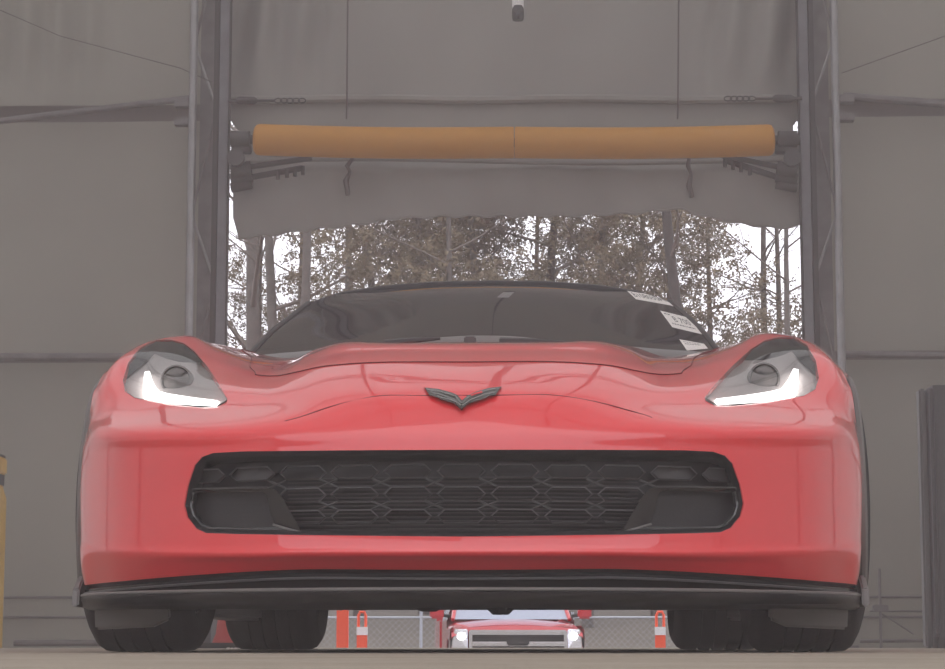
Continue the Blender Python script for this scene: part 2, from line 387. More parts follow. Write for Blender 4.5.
# rolled-up door hardware: clearance bar on end brackets
cb = empty('clearance_bar', at(514, 140, 13.7), 'long yellow padded clearance bar across the top of the opening', 'bar')
YB = 13.7; rb = .100
def pad(p0, p1, e0, e1):
    d = (p1 - p0).normalized(); L = (p1-p0).length
    st = [(0, .02), (.008, .075), (.022, .094), (.045, rb)] if e0 else [(0, rb - .004), (.006, rb)]
    en = [(L-.045, rb), (L-.022, .094), (L-.008, .075), (L, .02)] if e1 else [(L-.006, rb), (L, rb-.004)]
    mid = [(L*i/8, rb) for i in range(1, 8)]
    s = st + mid + en
    return MB().tube([p0 + d*a + Vector((0, 0, -.012*math.sin(math.pi*a/L))) for a, _ in s], [r for _, r in s], 28)
pL, pM, pR = at(253, 139.5, YB), at(514, 142.5, YB), at(775, 140, YB)
pad(pL, pM, 1, 0).build('padding', M['yellow'], cb); pad(pM + (pR-pM)*.003, pR, 0, 1).build('padding', M['yellow'], cb)
MB().tube([at(232, 140, YB), pL, pM, pR, at(800, 140, YB)], .03, 10).build('core_pipe', M['iron'], cb)
for side in (-1, 1):
    def X(px): return px if side < 0 else 1028 - px
    MB().tube([at(X(231), 139, YB), at(X(250), 139, YB)], .052, 12).build('end_clamp', M['iron'], cb)
    MB().lathe([(.0, -.02), (.055, -.02), (.055, .02), (0, .02)], 'y', at(X(236), 158, YB + .05), 16).build('pulley', M['mid_plastic'], cb)
    MB().box(at(min(X(231), X(252)), 152, YB + .12), at(max(X(231), X(252)), 146, YB + .2)).build('bracket', M['iron'], cb, bevel=.005)
    sg = empty('roller_strut', at(X(232), 185, 13.85), 'dark sloping roller pipes under the %s end of the yellow bar' % ('left' if side < 0 else 'right'), 'strut')
    e2 = 0 if side < 0 else 8
    MB().tube([at(X(231), 180, 13.9), at(X(252), 176, 13.9)], .042, 12).build('sleeve', M['iron'], sg)
    MB().tube([at(X(231), 171, 13.86), at(X(251), 168, 13.86)], .046, 12).build('sleeve', M['iron'], sg)
    MB().tube([at(X(231), 188, 13.9), at(X(252), 184, 13.9)], .032, 12).build('sleeve', M['iron'], sg)
    MB().tube([at(X(250), 177.5, 13.9), at(X(303), 168 - e2, 13.9)], .020, 8).build('rod', M['iron'], sg)
    MB().tube([at(X(250), 167, 13.86), at(X(312), 158 - e2/2, 13.86)], .018, 8).build('rod', M['iron'], sg)
    for d in (278, 287, 295, 303):
        MB().tube([at(X(d), 166 + (303-d)*.17 - e2*(d-250)/53, 13.88), at(X(d), 175 + (303-d)*.17 - e2*(d-250)/53, 13.88)], .014, 6).build('clip', M['iron'], sg)
# sensor tube hanging from the ridge
hs = empty('hanging_tube', at(518, 0, 12.0), 'white tube with a dark round end hanging at the top centre', 'lamp')
p = at(518, 17, 12.0)
MB().tube([(p.x, p.y, RIDGE - .15), (p.x, p.y, p.z + .5)], .008, 6).build('hanger_rod', M['iron'], hs)
MB().tube([(p.x, p.y, p.z + .55), (p.x, p.y, p.z + .05)], .033, 14).build('tube', M['white'], hs)
MB().lathe([(.0, -.02), (.03, -.02), (.034, 0), (.034, .03), (.03, .06), (0, .06)], 'z', (p.x, p.y - .004, p.z), 16).build('sensor_eye', M['gloss_black'], hs)

# ------------------------------------------------------------------ the car
car = empty('sports_car', (0, 5.4, 0), 'red low sports car facing the camera inside the tent', 'car')
PLAN = [(0, 4.45), (.15, 4.455), (.3, 4.478), (.42, 4.515), (.53, 4.565), (.64, 4.64), (.74, 4.735), (.82, 4.86), (.87, 4.99), (.95, 5.14)]
def yp(x):
    return lerp_tab(PLAN, abs(x))
XS = [0, .15, .30, .42, .53, .64, .74, .82]
def frow(pys, off, xs=None, last2=((.862, 4.97), (.875, 5.06))):
    xs = xs or XS; r_ = []
    for k, x in enumerate(xs): r_.append((x, pys[k], yp(x) + off))
    for k, (x, Y) in enumerate(last2): r_.append((x, pys[8+k], Y + off*.3))
    return r_
ROWS = [
 frow([570, 569.5, 569, 571, 574, 577.5, 581, 583.5, 585, 586], .036, last2=((.855, 4.95), (.868, 5.04))),
 frow([561, 561, 561, 562, 563, 565, 567, 568, 569, 570], .018, last2=((.862, 4.95), (.873, 5.05))),
 frow([553, 553, 553, 554, 554, 553, 552, 551, 550, 549], 0, last2=((.866, 4.955), (.877, 5.055))),
 frow([541, 541, 541, 541, 541, 540, 539, 538, 537, 536], .004, last2=((.868, 4.97), (.882, 5.06))),
 frow([490]*10, .006, last2=((.872, 4.975), (.890, 5.07))),
 frow([449, 449, 449, 449, 450, 451, 452, 452, 453, 454], .004, last2=((.870, 4.98), (.889, 5.075))),
 frow([425, 425, 426, 427, 428, 428, 428, 428, 429, 430], .012, [0, .15, .29, .41, .52, .63, .735, .815], ((.864, 5.0), (.883, 5.085))),
 [(0, 396, 4.50), (.16, 397, 4.508), (.28, 401, 4.545), (.36, 405, 4.59), (.43, 406, 4.645), (.50, 405, 4.70), (.62, 404, 4.79), (.74, 402, 4.89), (.835, 398, 5.01), (.876, 395, 5.10)],
 [(0, 376, 4.595), (.17, 377, 4.605), (.29, 381, 4.64), (.365, 387, 4.68), (.425, 390, 4.725), (.487, 388, 4.78), (.61, 382, 4.90), (.73, 377, 4.99), (.828, 376, 5.06), (.870, 384, 5.125)],
 [(0, 362, 4.70), (.18, 362, 4.71), (.30, 365.5, 4.75), (.37, 371.5, 4.80), (.42, 375, 4.86), (.475, 374, 4.92), (.60, 366, 5.04), (.72, 357, 5.12), (.816, 358, 5.13), (.862, 372, 5.155)],
 [(0, 351, 4.82), (.185, 351, 4.83), (.30, 354, 4.87), (.375, 361, 4.93), (.43, 367, 5.0), (.505, 366, 5.06), (.615, 355, 5.17), (.718, 344, 5.26), (.818, 349, 5.24), (.878, 373, 5.25)],
 [(0, 342.3, 4.96), (.185, 342.3, 4.97), (.285, 341.5, 5.03), (.36, 348, 5.13), (.43, 358.5, 5.22), (.53, 358, 5.28), (.63, 346.5, 5.35), (.712, 334, 5.43), (.82, 343.5, 5.38), (.905, 376, 5.38)],
 [(0, 343.6, 5.45), (.2, 343.6, 5.45), (.31, 343.2, 5.5), (.39, 348.7, 5.55), (.47, 358.2, 5.6), (.585, 353, 5.62), (.67, 344.5, 5.65), (.745, 337, 5.65), (.845, 347, 5.62), (.92, 377, 5.62)],
 [(0, 344.5, 5.90), (.20, 344.5, 5.90), (.34, 343.8, 5.90), (.42, 348.5, 5.90), (.51, 358, 5.90), (.64, 348.5, 5.90), (.70, 343, 5.90), (.775, 340, 5.90), (.87, 352, 5.90), (.932, 378, 5.90)],
]
CTRL = []
for r_ in ROWS:
    CTRL.append([Vector((x, Y, zat(py, Y))) for x, py, Y in r_])
zr = [v.z for v in CTRL[-1]]
CTRL.append([Vector(p) for p in ((0, 6.04, zr[0]+.006), (.2, 6.05, zr[1]+.006), (.345, 6.07, zr[2]+.008), (.43, 6.1, zr[3]+.008), (.525, 6.2, zr[4]+.012), (.665, 6.4, .858), (.72, 6.4, .868), (.79, 6.4, .866), (.885, 6.4, .815), (.942, 6.4, .715))])
NR, NC = len(CTRL), 10
SU, SV = 7, 7
U = (NC - 1) * SU + 1; V = (NR - 1) * SV + 1
tmp = [[crom(CTRL[i], u / SU) for u in range(U)] for i in range(NR)]
half = [[crom([tmp[i][u] for i in range(NR)], v / SV) for u in range(U)] for v in range(V)]
for row in half: row[0].x = 0.0
# crest of the nose lip: the lower chin crease stays crisp because its rows are close together
full = [[Vector((-p.x, p.y, p.z)) for p in reversed(row[1:])] + row for row in half]
def facebm(rows):
    bm = bmesh.new(); vs = [[bm.verts.new(p) for p in r_] for r_ in rows]
    for i in range(len(rows)-1):
        for j in range(len(rows[0])-1):
            bm.faces.new((vs[i][j], vs[i][j+1], vs[i+1][j+1], vs[i+1][j]))
    bm.normal_update(); return bm, vs
bm, vs = facebm(full)
bm.faces.ensure_lookup_table()
bvh = BVHTree.FromBMesh(bm)
def hit(px, py, push=0.0):
    for k in range(12):                            # just past the outline: take the surface right below it
        d = ray(px, py + k * .7); h = bvh.ray_cast(CAM, d)[0]
        if h: return h + d * push
W2 = 2*U - 2                                       # faces per strip
HOOD_V, HOOD_U = 9 * SV, 5 * SU                    # hood panel: behind control row 9, between control columns 5
hood_faces = []
for i in range(HOOD_V, V - 1):
    for j in range(U - 1 - HOOD_U, U - 1 + HOOD_U): hood_faces.append(bm.faces[i*W2 + j])
for f in hood_faces: f.tag = True
HL = [(123, 380.3), (128.2, 363), (140, 348.5), (156, 340.2), (171.9, 340.2), (183.8, 343.2), (194.4, 351.5), (207.6, 367), (219.5, 385.6), (227.4, 399.4), (226, 402.5), (217, 407), (201, 407.6), (168, 404.3), (134.8, 398), (125, 391.5)]
GR = [(465, 449.8), (330, 450.4), (240, 451.5), (213, 453), (202, 457), (195, 465), (188, 486), (184.5, 505), (187.5, 517), (196.5, 528.5), (206, 533), (240, 534.2), (300, 535), (380, 536), (465, 536.5)]
HL3 = [hit(*p) for p in HL]
GR3 = [hit(*p) for p in GR]
for q in (GR3[0], GR3[-1]): q.x = 0
def cut(poly, D, lo, hi):
    """faces of bm inside a convex outline extruded along D (bisected exactly along the outline)"""
    c = sum(poly, Vector()) / len(poly)
    sel = [f for f in bm.faces if not f.tag and lo.x < f.calc_center_median().x < hi.x and lo.y < f.calc_center_median().y < hi.y and lo.z < f.calc_center_median().z < hi.z]
    for a, b in zip(poly, poly[1:] + poly[:1]):
        if (b - a).length < 1e-4: continue
        n = (b - a).cross(D).normalized()
        if n.dot(c - a) > 0: n = -n
        es = {e for f in sel for e in f.edges}; vv = {v for f in sel for v in f.verts}
        r_ = bmesh.ops.bisect_plane(bm, geom=list(vv) + list(es) + sel, dist=1e-5, plane_co=a, plane_no=n)
        sel = [g for g in r_['geom'] if isinstance(g, bmesh.types.BMFace) and g.is_valid and n.dot(g.calc_center_median() - a) < 0]
    return sel
def mesh_of(faces, name, m, parent, lift=0):
    idx = {}; v = []; f = []
    for fc in faces:
        q = []
        for x in fc.verts:
            if x not in idx: idx[x] = len(v); v.append(x.co + x.normal * lift)
            q.append(idx[x])
        f.append(q)
    o = MB(); o.v = v; o.f = f; return o.build(name, m, parent, smooth=60, fix=False)
HP = [Vector((-p.x, p.y, p.z)) for p in HL3]
mn = lambda P: Vector((min(p.x for p in P)-.05, min(p.y for p in P)-.1, min(p.z for p in P)-.05))
mxx = lambda P: Vector((max(p.x for p in P)+.05, max(p.y for p in P)+.1, max(p.z for p in P)+.05))
DV = (sum(HL3, Vector())/len(HL3) - CAM).normalized()
DL = Vector((DV.x, DV.y, DV.z)); DR = Vector((-DV.x, DV.y, DV.z))
lensL = cut(HL3, DL, mn(HL3), mxx(HL3))
lens_o = []
bm.normal_update()
hl = empty_l = []
def sub_empty(name, loc, parent):
    o = bpy.data.objects.new(name, None); C.objects.link(o); o.parent = parent
    pl = Vector((0,0,0)); q = parent
    while q is not None: pl += Vector(q.location); q = q.parent
    o.location = Vector(loc) - pl; o.empty_display_size = .1; return o
headlights = [sub_empty('headlight', sum(HL3, Vector())/len(HL3), car), sub_empty('headlight', sum(HP, Vector())/len(HP), car)]
mesh_of(lensL, 'lens', M['lens'], headlights[0], .002)
bmesh.ops.delete(bm, geom=lensL, context='FACES')
lensR = cut(HP, DR, mn(HP), mxx(HP))
mesh_of(lensR, 'lens', M['lens'], headlights[1], .002)
bmesh.ops.delete(bm, geom=lensR, context='FACES')
GP = GR3 + [Vector((-p.x, p.y, p.z)) for p in reversed(GR3[1:-1])]
hole = cut(GP, Vector((0, 1, .06)).normalized(), mn(GP), mxx(GP))
bmesh.ops.delete(bm, geom=hole, context='FACES')
hood_faces = [f for f in bm.faces if f.tag]
# hood panel, pulled in by 3 mm and turned down at its rim
def panel(faces, name, parent, shrink, depth, m):
    b2 = bmesh.new(); idx = {}
    for fc in faces:
        for x in fc.verts:
            if x not in idx: idx[x] = b2.verts.new(x.co)
    for fc in faces: b2.faces.new([idx[x] for x in fc.verts])
    b2.normal_update()
    bd = [e for e in b2.edges if e.is_boundary]
    mv = {}
    for e in bd:
        f = e.link_faces[0]; d = (f.calc_center_median() - (e.verts[0].co + e.verts[1].co)/2)
        t = (e.verts[1].co - e.verts[0].co).normalized(); d = (d - t*d.dot(t)).normalized()
        for x in e.verts: mv[x] = mv.get(x, Vector()) + d
    for x, d in mv.items(): x.co += d.normalized() * shrink
    b2.normal_update(); nrm = {tuple(x.co): x.normal.copy() for x in mv}
    r_ = bmesh.ops.extrude_edge_only(b2, edges=bd)
    for g in r_['geom']:
        if isinstance(g, bmesh.types.BMVert): g.co -= nrm.get(tuple(g.co), Vector((0, 0, 1))) * depth
    b2.normal_update(); me = bpy.data.meshes.new(name); b2.to_mesh(me); b2.free()
    return finish(name, me, m, parent, 45, fix=False)
panel(hood_faces, 'hood', car, .0035, .02, M['paint'])
bmesh.ops.delete(bm, geom=hood_faces, context='FACES')
# close look: rim the front shell so its cut edges have thickness
shell = panel(list(bm.faces), 'front_body', car, 0, .012, M['paint'])
bm.free()
# shut-line floor under the hood gap
MB().grid([[p + Vector((0, .01, -.018)) for p in full[i][U-1-HOOD_U-3:U+HOOD_U+3]] for i in range(HOOD_V-3, V)]).build('hood_gutter', M['seam'], car, smooth=60)
# nose seam through the emblem
seam = [hit(x, y) for x, y in ((285, 421), (300, 417), (336, 405), (378, 396), (420, 395.5), (465, 395.3), (510, 395), (552, 395), (597, 402), (640, 413.5), (652, 417.5))]
seam = [s for s in seam if s]
MB().tube([crom(seam, t*(len(seam)-1)/60) + Vector((0, .0006, -.0006)) for t in range(61)], .0016, 6).build('nose_seam', M['seam'], car)

# hood shut line: front edge and the two sides running back to the windshield corners
for sg in (-1, 1):
    path = [half[HOOD_V][u] for u in range(0, HOOD_U + 1)] + [half[v][HOOD_U] for v in range(HOOD_V + 1, V)]
    MB().tube([Vector((sg * p.x, p.y - .001, p.z + .0008)) for p in path], .0011, 6).build('hood_shut_line', M['seam'], car)

# headlight internals
def mir(pts): return [Vector((-p.x, p.y, p.z)) for p in pts]
def both(make, name, m, smooth=30):
    for s, par in ((0, headlights[0]), (1, headlights[1])):
        b = MB(); make(b)
        if s: b.v = [Vector((-p.x, p.y, p.z)) for p in b.v]; b.f = [tuple(reversed(q)) for q in b.f]
        b.build(name, m, par, smooth=smooth)
def shell_pts(pts, push):
    out = []
    for x, y in pts:
        h = hit(x, y, push); out.append(h)
    return out
def band_mesh(b):
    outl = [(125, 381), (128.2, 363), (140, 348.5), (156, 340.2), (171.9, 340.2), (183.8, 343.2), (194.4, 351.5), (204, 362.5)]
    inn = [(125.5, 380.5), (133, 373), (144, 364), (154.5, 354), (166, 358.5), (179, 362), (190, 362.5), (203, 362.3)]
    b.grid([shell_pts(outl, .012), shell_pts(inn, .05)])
both(band_mesh, 'upper_band', M['upper_band'])  # darker strip over the upper part of each lamp
def refl(b):
    ring = [(125.5, 380.5), (154.5, 354), (179, 362), (203, 362.3), (219.5, 385.6), (226.5, 400), (216, 406.5), (168, 403.8), (134.8, 397.5), (125.5, 391)]
    P = shell_pts(ring, .05); c1, c2 = hit(160, 384, .10), hit(190, 384, .11)
    v = P + [c1, c2]; n = len(P)
    b.add(v, [(0, 1, n), (1, 2, n), (2, n+1, n), (2, 3, n+1), (3, 4, n+1), (4, 5, n+1), (5, 6, n+1), (6, 7, n+1), (7, n, n+1), (7, 8, n), (8, 9, n), (9, 0, n)])
both(refl, 'reflector', M['light_grey'], smooth=0)
def wallr(b):
    P = shell_pts([p for p in HL], .004); Q = shell_pts([(174 + (x-174)*.99, 378 + (y-378)*.99) for x, y in HL], .06)
    b.grid([P + P[:1], Q + Q[:1]])
both(wallr, 'gasket', M['black_plastic'])
def proj(b):
    c = hit(177, 381, .075)
    b.lathe([(.036, .03), (.036, -.012), (.032, -.016), (.030, -.010), (.027, -.016), (.018, -.026), (.0, -.030)], 'y', c, 24)
both(proj, 'projector', M['grey_plastic'], smooth=50)
def drl(b):
    top = [(144.5, 372), (149.5, 371), (152.5, 382), (158, 391), (168, 393.5), (190, 397), (218, 400.5)]
    bot = [(143.5, 385), (143.8, 392), (144, 398), (150, 400.5), (168, 402.5), (190, 405), (215, 406.5)]
    b.grid([shell_pts(top, .038), shell_pts(bot, .036)])
    b.grid([shell_pts(top, .038), shell_pts(top, .047)])
both(drl, 'daytime_strip', M['drl'])

# grille ----------------------------------------------------------------
GD = [];
for a, b_ in zip(GR3, GR3[1:]):
    for t in range(3): GD.append(a.lerp(b_, t/3))
GD.append(GR3[-1])
GF = GD + [Vector((-p.x, p.y, p.z)) for p in reversed(GD[1:-1])]
gc = Vector((0, 0, sum(p.z for p in GF)/len(GF)))
def inset(d, k):
    out = []
    n = len(GF)
    for i, p in enumerate(GF):
        t = (GF[(i+1) % n] - GF[i-1]); nx, nz = -t.z, t.x; L = math.hypot(nx, nz); nx /= L; nz /= L
        s = 1 if (nx*(0-p.x)*.2 + nz*(gc.z-p.z)) > 0 else -1
        out.append(Vector((p.x + s*nx*k, p.y + d, p.z + s*nz*k)))
    return out
G = [inset(.0, -.001), inset(.006, .006), inset(.03, .012), inset(.075, .016)]
gr = sub_empty('grille', (0, 4.55, .3), car)
MB().grid([r_ + r_[:1] for r_ in G]).build('surround', M['black_plastic'], gr, smooth=60)
ring0 = inset(.085, .0)
top = [p for p in ring0 if p.z >= gc.z]; zt_, zb_ = gc.z + .10, gc.z - .10
MB().grid([[(x/20*.62, yp(x/20*.62) + .10, z) for x in range(-20, 21)] for z in (.20, .30, .44)]).build('radiator', M['black_plastic'], gr)
m = MB()
for k in range(15):
    z = zat(536 - k*3.9, 4.62)
    if k < 15: m.grid([[(x/12*.36, yp(x/12*.36) + .075 + dy, z + dz) for x in range(-12, 13)] for dy, dz in ((0, 0), (.0, .0028), (.015, .004))])
tag(m.build('radiator_fins', M['mid_plastic'], gr, smooth=0), kind='stuff')
# hexagonal cells: one rim each, plus the flat web between them
def hexpts(cx, cz, w, h, d):
    y = lambda x: yp(x) + d
    pt = [(cx-w/2, cz), (cx-w/2+h*.55, cz+h/2), (cx+w/2-h*.55, cz+h/2), (cx+w/2, cz), (cx+w/2-h*.55, cz-h/2), (cx-w/2+h*.55, cz-h/2)]
    return [Vector((x, y(x), z)) for x, z in pt]
px2x = lambda px, Y=4.6: at(px, 480, Y).x
pit = .1085; zrow = [zat(472, 4.53), zat(494.5, 4.53), zat(517, 4.53)]; hh = .030
inner = lambda x, z: abs(x) < .55 - max(0, (.30 - z))*.6
for ri, cz in enumerate(zrow + [zat(535, 4.53), zat(454, 4.53)]):
    for ci in range(-5, 6):
        cx = ci*pit
        if ri in (1, 2, 3) and abs(ci) >= 4: continue
        if ri == 2 and abs(ci) >= 4: continue
        if ri >= 3: continue
        P = hexpts(cx, cz, pit*.93, hh, .045); Q = hexpts(cx, cz, pit*.93-.008, hh-.006, .041); T = hexpts(cx, cz, pit*.93-.004, hh-.003, .068)
        dark = abs(ci) >= 3
        MB().grid([P + P[:1], Q + Q[:1], T + T[:1]]).build('grille_cell', M['cell'], gr, smooth=20)
        if abs(ci) >= 4:
            MB().add(hexpts(cx, cz, pit*.9, hh-.004, .058), [(0, 1, 2, 3, 4, 5)]).build('cell_plug', M['mid_plastic'], gr)
# slender cross bars joining neighbouring rows
for ri in range(2):
    for ci in range(-4, 4):
        if ri >= 1 and (ci >= 3 or ci < -3): continue
        x = (ci+.5)*pit; z0, z1 = zrow[ri]-hh/2, zrow[ri+1]+hh/2
        a = Vector((x-.018, yp(x)+.045, z0)); b_ = Vector((x+.018, yp(x)+.045, z1))
        MB().tube([a, b_], .0022, 5).build('cross_bar', M['mid_plastic'], gr)
        MB().tube([Vector((x+.018, a.y, z0)), Vector((x-.018, a.y, z1))], .0022, 5).build('cross_bar', M['mid_plastic'], gr)
for s in (-1, 1):
    def gp(px, py, d):
        x = at(px, py, 4.6).x; Y = yp(x) + d
        p = at(px, py, Y); return p if s < 0 else Vector((-p.x, p.y, p.z))
    outl = [(188, 489), (230, 488), (268, 487.5), (276, 490), (282, 497), (290, 511), (303, 533.5), (250, 532.5), (206, 531.5), (197, 527), (190, 518), (186.5, 508)]
    Pf = [gp(x, y, .022) for x, y in outl]; Pb = [gp(x, y, .075) for x, y in outl]
    inn = [(194, 493), (230, 492), (262, 491.5), (266, 494), (268, 500), (270, 512), (276, 527), (250, 528), (210, 527), (201, 523), (195, 516), (192, 507)]
    Qf = [gp(x, y, .030) for x, y in inn]; Qb = [gp(x, y, .070) for x, y in inn]
    d_ = sub_empty('brake_duct', Pf[0], gr)
    MB().grid([Pb + Pb[:1], Pf + Pf[:1], Qf + Qf[:1], Qb + Qb[:1]]).build('duct_rim', M['gloss_black'], d_, smooth=30)
    MB().add(Qb, [tuple(range(len(Qb)))]).build('duct_back', M['black_plastic'], d_)
    MB().tube([gp(x, y, .020) for x, y in outl[:3]], .0018, 6).build('edge_highlight', M['mid_plastic'], d_)
    MB().tube([gp(x, y, .016) for x, y in ((186.5, 509), (191, 519), (198.5, 528), (207, 532.3), (250, 533), (303, 534))], .0030, 6).build('trim_strip', M['grey_plastic'], d_)
    MB().tube([gp(x, y, .02) for x, y in ((273, 524.5), (288, 529), (303, 533))], .0024, 6).build('trim_strip', M['grey_plastic'], d_)

# emblem -----------------------------------------------------------------
EM = [(424.3, 387.4), (438, 388.8), (445, 390.6), (452.4, 392.6), (457, 394.8), (462, 400.7), (467.6, 395.5), (477, 391.2), (488.6, 387.9), (501.4, 386.4), (496, 394.5), (490, 395.4), (486.7, 397.9), (475.2, 401.7), (467.6, 404.5), (461.4, 410.2), (454.3, 403.6), (442, 400.2), (436.2, 397.4), (429, 394.5)]
em = sub_empty('emblem', hit(462, 398), car)
F3 = [hit(x, y, -.014) for x, y in EM]; B3 = [hit(x, y, .004) for x, y in EM]
I3 = [hit(462 + (x-462)*.94, 397 + (y-397)*.86, -.018) for x, y in EM]
n = len(EM); mb = MB(); mb.add(B3 + F3 + I3, [(i, (i+1) % n, n+(i+1) % n, n+i) for i in range(n)] + [(n+i, n+(i+1) % n, 2*n+(i+1) % n, 2*n+i) for i in range(n)] + [tuple(range(2*n, 3*n))])
mb.build('badge', M['carbon'], em, smooth=25)
for pts in (((427, 389.5), (440, 391.5), (455, 396), (461.4, 403)), ((431, 392.5), (442, 395), (454, 399.5), (461, 405.5)), ((437, 396), (450, 399.5), (456, 402)),
            ((499, 388), (487, 390.5), (470, 396.5), (462, 403)), ((495, 392), (484, 394.5), (470, 400), (462, 405.5))):
    MB().tube([hit(x, y, -.018) for x, y in pts], .0016, 6).build('wing_rib', M['emblem_edge'], em)
MB().tube([hit(x, y, -.020) for x, y in ((471, 395.5), (476, 393.6), (482, 392))], .0022, 6).build('wing_accent', M['paint'], em)

# splitter, chin and undertray --------------------------------------------
sp_plan = [(0, 4.395), (.2, 4.41), (.4, 4.465), (.55, 4.55), (.68, 4.66), (.78, 4.78), (.84, 4.89), (.872, 5.0)]
def spl(x): return lerp_tab(sp_plan, abs(x))
xs = [-.872 + 1.744*i/72 for i in range(73)]
def spz(x): return .126 + .0*abs(x)
prof = [(.30, .010), (.12, .006), (.03, .003), (.004, .0), (0, -.006), (.004, -.013), (.03, -.025), (.10, -.031), (.5, -.030)]
MB().grid([[(x, spl(x) + dy, spz(x) + dz) for x in xs] for dy, dz in prof]).build('splitter', M['black_plastic'], car, smooth=50)
MB().tube([(x, spl(x) + .002, spz(x) - .001) for x in xs], .0035, 6).build('splitter_edge', M['grey_plastic'], car)
chin = []
for x in [-.86 + 1.72*i/60 for i in range(61)]:
    k = abs(x)
    low_ = crom(CTRL[0], min(8.9, lerp_tab([(CTRL[0][i].x, i) for i in range(10)], k)))
    chin.append([Vector((x, low_.y + .02, low_.z + .012)), Vector((x, low_.y + .012, low_.z - .006)), Vector((x, low_.y - .008, low_.z - .010)), Vector((x, low_.y - .006, low_.z - .016)), Vector((x, low_.y + .03, (low_.z + spz(x))/2)), Vector((x, low_.y + .02, spz(x) + .004))])
MB().grid(chin).build('chin_valance', M['gloss_black'], car, smooth=40)
MB().tube([c[2] + Vector((0, -.001, -.008)) for c in chin], .0028, 6).build('chin_ridge', M['mid_plastic'], car)
for s in (-1, 1):
    MB().prism([(s*.868, 4.96, .10), (s*.868, 5.10, .10), (s*.870, 5.12, .165), (s*.870, 5.03, .170), (s*.868, 4.97, .14)], (s*.016, 0, 0)).build('splitter_fin', M['grey_plastic'], car, bevel=.004)
    MB().prism([(s*.70, 4.96, .056), (s*.842, 5.02, .050), (s*.845, 5.02, .10), (s*.66, 4.93, .10), (s*.66, 4.93, .072)], (0, .03, 0)).build('air_deflector', M['grey_plastic'], car, bevel=.006)
    # dark moulding round the wheel opening
    lip = [(s*lerp_tab([(4.9, .866), (5.06, .889), (5.2, .895), (5.42, .893), (5.8, .912)], 5.42 - .357*math.cos(q)), 5.42 - .357*math.cos(q), .318 + .345*math.sin(q)) for q in [R(a) for a in range(-32, 200, 6)]]
    MB().tube(lip, .010, 8).build('arch_moulding', M['grey_plastic'], car)
    lip2 = [(s*.955, 8.13 - .385*math.cos(q), .345 + .385*math.sin(q)) for q in [R(a) for a in range(-25, 206, 7)]]
    MB().tube(lip2, .014, 8).build('arch_moulding', M['grey_plastic'], car)
MB().grid([[(x, y, z) for x in (-.78, -.7, .7, .78)] for y, z in ((4.6, .098), (5.0, .106), (5.5, .114), (7.6, .134), (8.3, .15), (8.9, .22))]).build('undertray', M['black_plastic'], car)
MB().grid([[(x, y, .10 + .26) for x in (-.62, .62)] for y in (4.75, 8.7)]).build('floor_pan', M['black_plastic'], car)
for s in (-1, 1):
    MB().grid([[(s*.62, y, z) for y in (4.9, 5.95, 7.6, 8.8)] for z in (.15, .5)]).build('inner_well', M['black_plastic'], car)
m = MB()                                            # brackets and lines hanging under the belly
for x, l in ((-.12, .016), (.06, .024), (.15, .012)):
    MB().lathe([(0, -l), (.02, -l), (.035, -l*.4), (.05, 0)], 'z', (x, 5.6, .115), 12).build('belly_fitting', M['black_plastic'], car)


# wheels -------------------------------------------------------------------
def wheel(x, y, rad, wid, rim_r):
    t = sub_empty('wheel', (x, y, rad), car); s = 1 if x > 0 else -1; h = wid/2
    pr = [(rim_r, -h*.86), (rim_r+.02, -h*.97), ((rad+rim_r)/2, -h*1.03), (rad-.03, -h*.99), (rad-.010, -h*.90), (rad-.002, -h*.80)]
    for g in (-.45, -.15, .15, .45):
        pr += [(rad, h*g - .012), (rad, h*g - .005), (rad-.007, h*g - .004), (rad-.007, h*g + .004), (rad, h*g + .005), (rad, h*g + .012)]
    pr += [(rad-.002, h*.80), (rad-.010, h*.90), (rad-.03, h*.99), ((rad+rim_r)/2, h*1.03), (rim_r+.02, h*.97), (rim_r, h*.86)]
    MB().lathe(pr, 'x', (x, y, rad), 64, closed=True).build('tyre', M['rubber'], t, smooth=30)
    MB().lathe([(rim_r+.004, -h*.86), (rim_r-.012, -h*.7), (rim_r-.012, h*.7), (rim_r+.004, h*.86)], 'x', (x, y, rad), 48).build('rim', M['rim'], t)
    for k in range(5):
        a = k*2*math.pi/5
        for d in (-.16, .16):
            c0 = Vector((x + s*h*.55, y + .05*math.cos(a), rad + .05*math.sin(a))); c1 = Vector((x + s*h*.75, y + rim_r*math.cos(a+d), rad + rim_r*math.sin(a+d)))
            MB().tube([c0, c1], [.022, .014], 6).build('spoke', M['rim'], t)
    MB().lathe([(0, s*h*.66), (.05, s*h*.64), (.07, s*h*.5), (.07, 0)], 'x', (x, y, rad), 20).build('hub', M['rim'], t)
    MB().lathe([(.06, -.014), (.17, -.014), (.17, .014), (.06, .014)], 'x', (x, y, rad), 32).build('brake_disc', M['steel'], t)
for s in (-1, 1):
    wheel(s*.784, 5.42, .335, .254, .245); wheel(s*.795, 8.13, .345, .32, .258)

